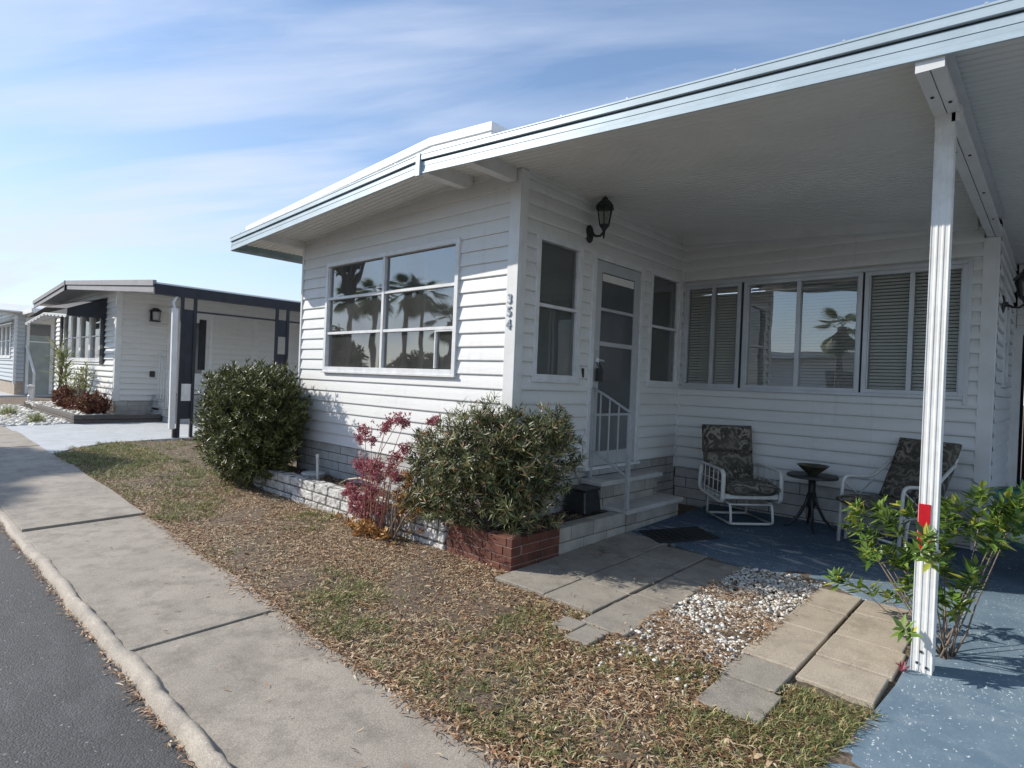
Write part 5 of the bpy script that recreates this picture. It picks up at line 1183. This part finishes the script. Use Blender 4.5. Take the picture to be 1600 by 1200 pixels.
for x0, x1, z0, z1 in ((-20.9, -18, 2.53, 2.73), (-18, -15.2, 2.73, 2.55)): b.hexa([(x0, y1_-.03, z0), (x1, y1_-.03, z1), (x1, y1_-.011, z1), (x0, y1_-.011, z0)], [(x0, y1_-.03, z0+.03), (x1, y1_-.03, z1+.03), (x1, y1_-.011, z1+.03), (x0, y1_-.011, z0+.03)])
wobj('scalloped_edge', b, M['whitepaint'], aw)
# door, meter, lamp
t = WB(*NS); t.box(1.15, 1.25, -.02, .05, .60, 2.97); t.box(2.22, 2.32, -.02, .05, .60, 2.97); t.box(1.25, 2.22, -.02, .05, 2.85, 2.97); wobj('door_frame', t, M['trim'], nb)
t = WB(*NS); t.box(1.25, 2.22, -.01, .03, .62, 2.85); d_ = wobj('door', t, M['trim'], nb)
t = WB(*NS); t.box(1.45, 2.05, .03, .04, 1.2, 2.6); wobj('pane', t, M['screen'], d_)
t = WB(*NS); t.box(1.95, 2.12, .03, .07, 1.3, 2.7); wobj('side_light', t, M['navy'], nb)
t = WB(*NS); t.box(.76, .88, .02, .07, 1.06, 1.22); wobj('outlet_cover', t, M['black'], nb, bevel=.01)
nl = thing('wall_lantern', 'square black wall lamp on the side wall of the home next door', 'wall lamp', (-14.28, 1.41, 2.68))
b = MB(); b.box(-14.28, -14.25, 1.32, 1.50, 2.55, 2.85); wobj('wall_plate', b, M['black'], nl)
b = MB()
for y in (1.33, 1.49):
    for x in (-14.22, -14.08): b.tube([(x, y, 2.54), (x, y+(.02 if y > 1.4 else -.02), 2.80)], .010, 4)
b.box(-14.24, -14.06, 1.30, 1.52, 2.52, 2.55); b.hexa([(-14.26, 1.28, 2.80), (-14.04, 1.28, 2.80), (-14.04, 1.54, 2.80), (-14.26, 1.54, 2.80)], [(-14.18, 1.36, 2.88), (-14.12, 1.36, 2.88), (-14.12, 1.46, 2.88), (-14.18, 1.46, 2.88)]); wobj('cage', b, M['black'], nl)
b = MB(); b.box(-14.20, -14.10, 1.35, 1.47, 2.56, 2.78); wobj('lamp_glass', b, M['lid'], nl)
ns = thing('entry_steps', 'grey block steps at the side door of the home next door', 'steps', (-13.7, 2.2, -.05))
for x1, z in ((-13.05, .08), (-13.4, .26), (-13.75, .44)):
    b = MB(); b.box(-14.26, x1, 1.45, 3.4, z-.24, z); wobj('riser', b, M['skirt'], ns, bevel=.01)
    b = MB(); b.box(-14.26, x1+.03, 1.42, 3.43, z+.001, z+.05); wobj('tread', b, M['tread'], ns, bevel=.01)
b = MB(); b.box(-14.26, -14.0, 1.45, 3.4, .49, .60); wobj('tread', b, M['tread'], ns)
nrl = thing('stair_railing', 'white railing beside the side steps of the home next door', 'railing', (-13.8, 1.6, .4))
b = MB(); b.tube([(-14.2, 1.55, 1.70), (-13.4, 1.55, 1.25)], .025, 8); wobj('handrail', b, M['whitepaint'], nrl)
for x in (-14.15, -13.95, -13.75, -13.55, -13.42):
    b = MB(); b.tube([(x, 1.55, .3), (x, 1.55, 1.70-(x+14.2)*.56)], .014, 6); wobj('baluster', b, M['whitepaint'], nrl)
# timber edged bed and its plants
tb_ = thing('timber_bed_edge', 'dark timber edging round the front bed of the home next door', 'garden edging', (-13.4, .4, -.1))
for (a, c, d, e) in ((-13.52, -13.40, -.42, 1.42), (-18.4, -13.52, -.42, -.32)):
    for z in (-.10, .02):
        b = MB(); b.box(a, c, d, e, z, z+.112); wobj('timber', b, M['timber'], tb_, bevel=.01)
b = MB(); b.prism([(-20.5, -.32), (-13.52, -.32), (-13.52, 1.4), (-14.28, 1.4), (-14.28, .56), (-20.5, .56)], -.15, .07); struct('flower_bed_soil', b, M['mulch'])
b = MB(); b.prism([(-22, -1.62), (-13.8, -1.62), (-13.5, -.42), (-22, -.42)], lambda x, y: gz(y)-.1, lambda x, y: gz(y)-.01); struct('gravel_bed', b, M['soil'])
GC = 'fountain grass clumps in the white rocks next door'
tuft('grass_clump', 'larger yellow green grass clump in the white rocks at the left picture edge', (-16.9, -1.15, gz(-1)), 34, .36, .016, M['bluegrass'], 31, .5, 'ornamental grass', GC)
tuft('grass_clump', 'spiky grass clump in the white rocks next to the pale driveway', (-14.35, -.95, gz(-1)), 26, .36, .016, M['bluegrass'], 32, .45, 'ornamental grass', GC)
tuft('grass_clump', 'smallest brownish grass tuft between the two larger clumps', (-15.9, -1.25, gz(-1)), 8, .18, .012, M['straw'], 33, .6, 'ornamental grass', GC)
shrub('red_shrub', 'low dark red shrub at the front corner of the bed next door', (-14.1, .12, .07), [(-14.1, .12, .36, .42, .34, .30)], 260, 8, .10, .03, M['redshrub'], 41, stems=8, clip=False)
shrub('red_shrub', 'wider rusty red shrub further left in the bed next door', (-16.6, .05, .07), [(-16.6, .05, .42, .85, .35, .30), (-15.5, .1, .28, .4, .3, .22)], 420, 8, .10, .03, M['redshrub'], 42, stems=10, clip=False)
shrub('thin_bush', 'thin sparse bush with pale leaves against the front wall next door', (-15.3, .12, .07), [(-15.2, .15, .95, .6, .22, .45), (-16.0, .1, .8, .4, .2, .4)], 120, 5, .09, .03, M['bluegrass'], 43, shell=.3, stems=30, srad=.014, clip=False, lift=1)
# spiky yucca
yc = thing('yucca', 'tall spiky yucca with a thin trunk left of the windows next door', 'yucca', (-17.2, -.02, .07))
b = MB(); b.tube([(-17.2, -.02, .0), (-17.17, -.02, .7), (-17.22, 0, 1.3)], [.05, .04, .035], 8); wobj('trunk', b, M['bark'], yc)
g_ = np.random.default_rng(6); T_ = [(-17.2+g_.normal(0, .06), g_.normal(0, .05), z) for z in np.linspace(.9, 1.85, 14)]
V, Fc = whorls(T_, [(0, 0, 1)]*14, 14, .50, .040, .95, 7); wobj('crown', mesh_np('crown', V, Fc, M['bluegrass']), M['bluegrass'], yc)
o = obj('bollard', MB().lathe([(.10, -.12), (.10, .05), (.07, .08), (.07, .34), (.12, .38), (.12, .44), (.02, .48)], 0, 0, 16), M['whitepaint']); o.location = (-25.2, .55, 0); tag(o, 'short white post beside the far driveway, between the two neighbouring homes', 'post')
o = obj('plant_pot', MB().lathe([(.18, -.12), (.26, .30), (.28, .32), (.24, .33)], 0, 0, 20), M['black']); o.location = (-29.3, -.6, 0); tag(o, 'dark plant pot by the farthest home at the left picture edge', 'plant pot')
# ---------------------------------------------------------------- third home
h3 = thing('mobile_home', 'blue grey mobile home farthest left with a white gable edge', 'house', (-32, 3, -.05))
H3 = ((-28.3, .45), (0, 1), (1, 0)); F3 = ((-36.3, .45), (1, 0), (0, -1))
wobj('side_wall', siding(H3, 0, .30, .50, 3.3, [], pitch=.17, pr=nsid), M['siding_b'], h3)
wobj('front_wall', siding(F3, 0, 8.0, .50, lambda s: 3.3+.11*min(s, 8-s+0)*.6, [(1.2, 7.2, 1.45, 2.95)], pitch=.17, pr=nsid), M['siding_b'], h3)
b = MB(); b.box(-36.3, -28.3, .47, .7, -.1, .5); b.box(-28.33, -28.29, .7, .75, -.1, .5); wobj('skirting', b, M['skirt_tan'], h3)
b = MB(); b.box(-28.40, -28.26, .41, .50, .4, 3.2); wobj('corner_trim', b, M['trim'], h3)
b = MB(); b.box(-28.34, -28.28, .75, 2.4, -.1, 3.3); b.box(-28.5, -28.28, 2.4, 9, -.1, 3.3); wobj('entry_wall', b, M['greendoor'], h3)
b = MB(); b.box(-28.27, -28.24, .80, .90, .0, 3.3); b.box(-28.27, -28.24, 1.60, 1.72, .0, 3.3); b.box(-28.27, -28.25, .9, 1.6, 2.95, 3.3); b.box(-28.27, -28.25, .9, 1.6, 2.15, 2.20); wobj('door_frame', b, M['trim'], h3)
b = MB(); b.box(-28.275, -28.255, .93, 1.57, 2.45, 2.9); wobj('pane', b, M['screen'], h3)
b = MB(); b.tube([(-28.2, .8, 2.0), (-27.3, .95, .9), (-27.3, .95, .0)], .05, 6); wobj('handrail', b, M['whitepaint'], h3)
for x0, z0, x1, z1 in ((-36.8, 3.55, -32.5, 3.80), (-32.5, 3.80, -28.0, 3.20)):
    b = MB(); b.hexa([(x0, -.25, z0), (x1, -.25, z1), (x1, -.15, z1), (x0, -.15, z0)], [(x0, -.25, z0+.22), (x1, -.25, z1+.22), (x1, -.15, z1+.22), (x0, -.15, z0+.22)]); wobj('fascia', b, M['roofwhite'], h3)
    b = MB(); b.hexa([(x0, -.15, z0+.14), (x1, -.15, z1+.14), (x1, 9, z1+.14), (x0, 9, z0+.14)], [(x0, -.15, z0+.19), (x1, -.15, z1+.19), (x1, 9, z1+.19), (x0, 9, z0+.19)]); wobj('roof', b, M['roofwhite'], h3)
b = MB(); b.box(-28.3, -26.0, .6, 6, 3.25, 3.42); b.box(-28.2, -26.5, 1.4, 7, 3.42, 3.62); wobj('porch_roof', b, M['roofwhite'], h3)
b = MB(); b.hexa([(-36, -.3, 2.75), (-28.8, -.3, 2.75), (-28.8, .43, 3.05), (-36, .43, 3.05)], [(-36, -.3, 2.83), (-28.8, -.3, 2.83), (-28.8, .43, 3.13), (-36, .43, 3.13)]); wobj('window_hood', b, M['roofwhite'], h3)
for i in range(5): window(F3, 1.25+i*1.19, 1.25+i*1.19+1.15, 1.47, 2.93, [], [2.2], 'glass', fw=.10, proud=.05, par=h3)
b = MB(); b.box(-36.2, -28.4, 2.0, 2.1, .4, 3.3); wobj('interior_screen', b, M['interior'], h3)
# ---------------------------------------------------------------- across the street (seen reflected in the windows, one tree shades the far sidewalk)
def palm(x, y, h, seed, label, lean=.0, R=1.5):
    t = thing('palm_tree', label, 'palm', (x, y, -.15), 0, 'palms across the street reflected in the front window'); r_ = random.Random(seed)
    b = MB(); top = Vector((lean, lean*.4, h)); b.tube([(0, 0, -.1), (lean*.2, 0, h*.35), (lean*.55, lean*.2, h*.7), top], [.17, .12, .11, .16], 12); obj('trunk', b, M['bark'], t, smooth=True)
    V_ = []; F_ = []
    for i in range(32):
        az = r_.uniform(0, 6.28); el = r_.uniform(-1.1, 1.1); L_ = R*r_.uniform(.8, 1.1); d = Vector((math.cos(az)*math.cos(el), math.sin(az)*math.cos(el), math.sin(el)))
        c = top+d*L_*.45; side = d.cross(Vector((0, 0, 1))).normalized()
        for k in range(17):
            a = -1.25+2.5*k/16; dd = (d*math.cos(a)+side*math.sin(a)); dd.z -= .28; dd.normalize(); e = c+dd*L_*.62; e.z -= .12*L_; w_ = side.cross(dd).normalized()*.0+side*math.cos(a)*.040+Vector((0, 0, .012))
            o_ = len(V_); V_ += [c, c.lerp(e, .5)+w_, e, c.lerp(e, .5)-w_]; F_.append((o_, o_+1, o_+2, o_+3))
        o_ = len(V_); s2 = side*.015; V_ += [top-s2, top+s2, c+s2, c-s2]; F_.append((o_, o_+1, o_+2, o_+3))
    obj('crown', mesh_np('crown', [tuple(v) for v in V_], F_, M['palm']), M['palm'], t); return t
PL = [(-24.3, -13.5, 5.5, 1, 'leafy palm leftmost in the window reflection, across the street'), (-21.9, -13.9, 8.6, 2, 'tallest slim palm whose crown tops the window reflection'), (-21.3, -13.0, 5.5, 8, 'palm just right of the slim tall trunk in the left panes reflection'), (-19.4, -13.5, 5.5, 3, 'thick palm of the pair reflected in the middle window panes'), (-18.0, -13.3, 5.3, 4, 'palm right beside the thick one in the middle window reflection'), (-16.3, -13.5, 4.0, 5, 'short palm reflected near the right edge of the front window'), (-15.0, -14.0, 5.6, 9, 'palm reflected at the very right edge of the front window'), (-2.5, -14.0, 3.9, 6, 'palm opposite the entry, reflected in the porch window'), (1.5, -17, 6.4, 7, 'palm opposite the carport, far behind the photographer')]
for x, y, h, s, l in PL: palm(x, y, h, s, l, lean=.7 if s == 2 else .1, R=1.0 if s == 6 else 1.2)
def tree(x, y, h, r, seed, label, n_=900, ln=.28, wd=.12):
    t = thing('broadleaf_tree', label, 'tree', (x, y, -.15), 0, 'leafy trees across the street'); r_ = random.Random(seed); g_ = np.random.default_rng(seed)
    b = MB(); b.tube([(0, 0, -.1), (.1, 0, h*.35), (0, .1, h*.6)], [.13, .11, .09], 10)
    T_ = []; D_ = []
    for i in range(9):
        c = np.array([r_.uniform(-.6, .6)*r, r_.uniform(-.6, .6)*r, h-r*.9+r_.uniform(-.4, .5)*r]); b.tube([(0, 0, h*.45), tuple(c*.6+np.array([0, 0, h*.2])), tuple(c)], [.10, .06, .03], 6)
        d = g_.normal(0, 1, (n_//9, 3)); d /= np.linalg.norm(d, axis=1)[:, None]; T_.append(c+d*(r*.5)*g_.uniform(.5, 1, (len(d), 1))); D_.append(d)
    obj('trunk', b, M['bark'], t, smooth=True)
    V, Fc = whorls(np.concatenate(T_), np.concatenate(D_), 7, ln, wd, .9, seed); obj('crown', mesh_np('crown', V, Fc, M['podo_top']), M['podo_top'], t)
tree(-20.8, -11.3, 10.2, 2.4, 51, 'tall leafy street tree whose shade falls on the far sidewalk', 5200)
for i, (x, y, h, r, l) in enumerate([(-27.5, -14.5, 4.4, 2.0, 'dense tree left of the palms across the street'), (-24, -17, 2.9, 1.7, 'low bushy tree behind the leftmost palm across the street'), (-20.8, -17, 3.0, 1.7, 'low bushy tree behind the palm pair across the street'), (-17.6, -17.5, 3.2, 1.8, 'low bushy tree beside the street house'), (-1, -23, 4.2, 2.6, 'tree far across the street opposite the entry'), (-38, -20, 5, 3, 'tree farthest down the street on the other side')]): tree(x, y, h, r, 60+i, l, 1300, .30, .14)
hh = thing('street_house', 'low house with a tan hip roof across the street', 'house', (-11, -16, -.1))
b = MB(); b.box(-25, -16, -26, -20.5, -.2, 2.0); wobj('wall', b, M['siding_n'], hh)
b = MB(); b.add([(-25.6, -26.6, 2.0), (-15.4, -26.6, 2.0), (-15.4, -19.9, 2.0), (-25.6, -19.9, 2.0), (-22, -23.2, 3.3), (-19, -23.2, 3.3)], [(0, 1, 5, 4), (1, 2, 5), (2, 3, 4, 5), (3, 0, 4), (3, 2, 1, 0)]); wobj('roof', b, M['tanroof'], hh)
for x in (-23.5, -20.5, -17.5):
    b = MB(); b.box(x-.6, x+.6, -20.5, -20.45, .9, 1.8); wobj('window', b, M['screen'], hh)

# storage room closing the carport behind the side wall
sh = thing('storage_room', 'storage room with a dark open doorway under the back of the carport at the right edge', 'shed', (5, 5.6, 0))
SW = ((3.04, 5.42), (1, 0), (0, -1))
wobj('front_wall', siding(SW, 0, 4.2, .0, 2.95, [(.05, 1.5, -.1, 2.15)]), M['siding'], sh)
t = WB(*SW); t.box(-.02, .06, -.02, .035, -.05, 2.2); t.box(1.49, 1.57, -.02, .035, -.05, 2.2); t.box(.06, 1.49, -.02, .035, 2.12, 2.2); wobj('doorway_frame', t, M['trim'], sh)
b = MB(); b.box(3.05, 7.2, 8.0, 8.05, -.05, 3.0); b.box(7.2, 7.25, 5.42, 8.0, -.05, 3.0); b.box(3.0, 3.04, 5.48, 8.0, -.05, 2.95); wobj('rear_wall', b, M['dark'], sh)

h5 = thing('mobile_home', 'long pale flat roofed home across the street, reflected in the porch window', 'house', (-4, -17.5, -.1))
b = MB(); b.box(-11.5, 4, -20, -15.6, .3, 2.75); wobj('wall', b, M['siding_n'], h5)
b = MB(); b.box(-11.4, 3.9, -19.9, -15.7, -.3, .3); wobj('skirting', b, M['skirt'], h5)
b = MB(); b.box(-12, 4.5, -20.5, -15.1, 2.75, 2.98); wobj('roof', b, M['roofwhite'], h5)
for x in (-10, -6.5, -2.5, 1.5):
    b = MB(); b.box(x-.8, x+.8, -15.6, -15.56, 1.1, 2.2); wobj('window', b, M['screen'], h5)
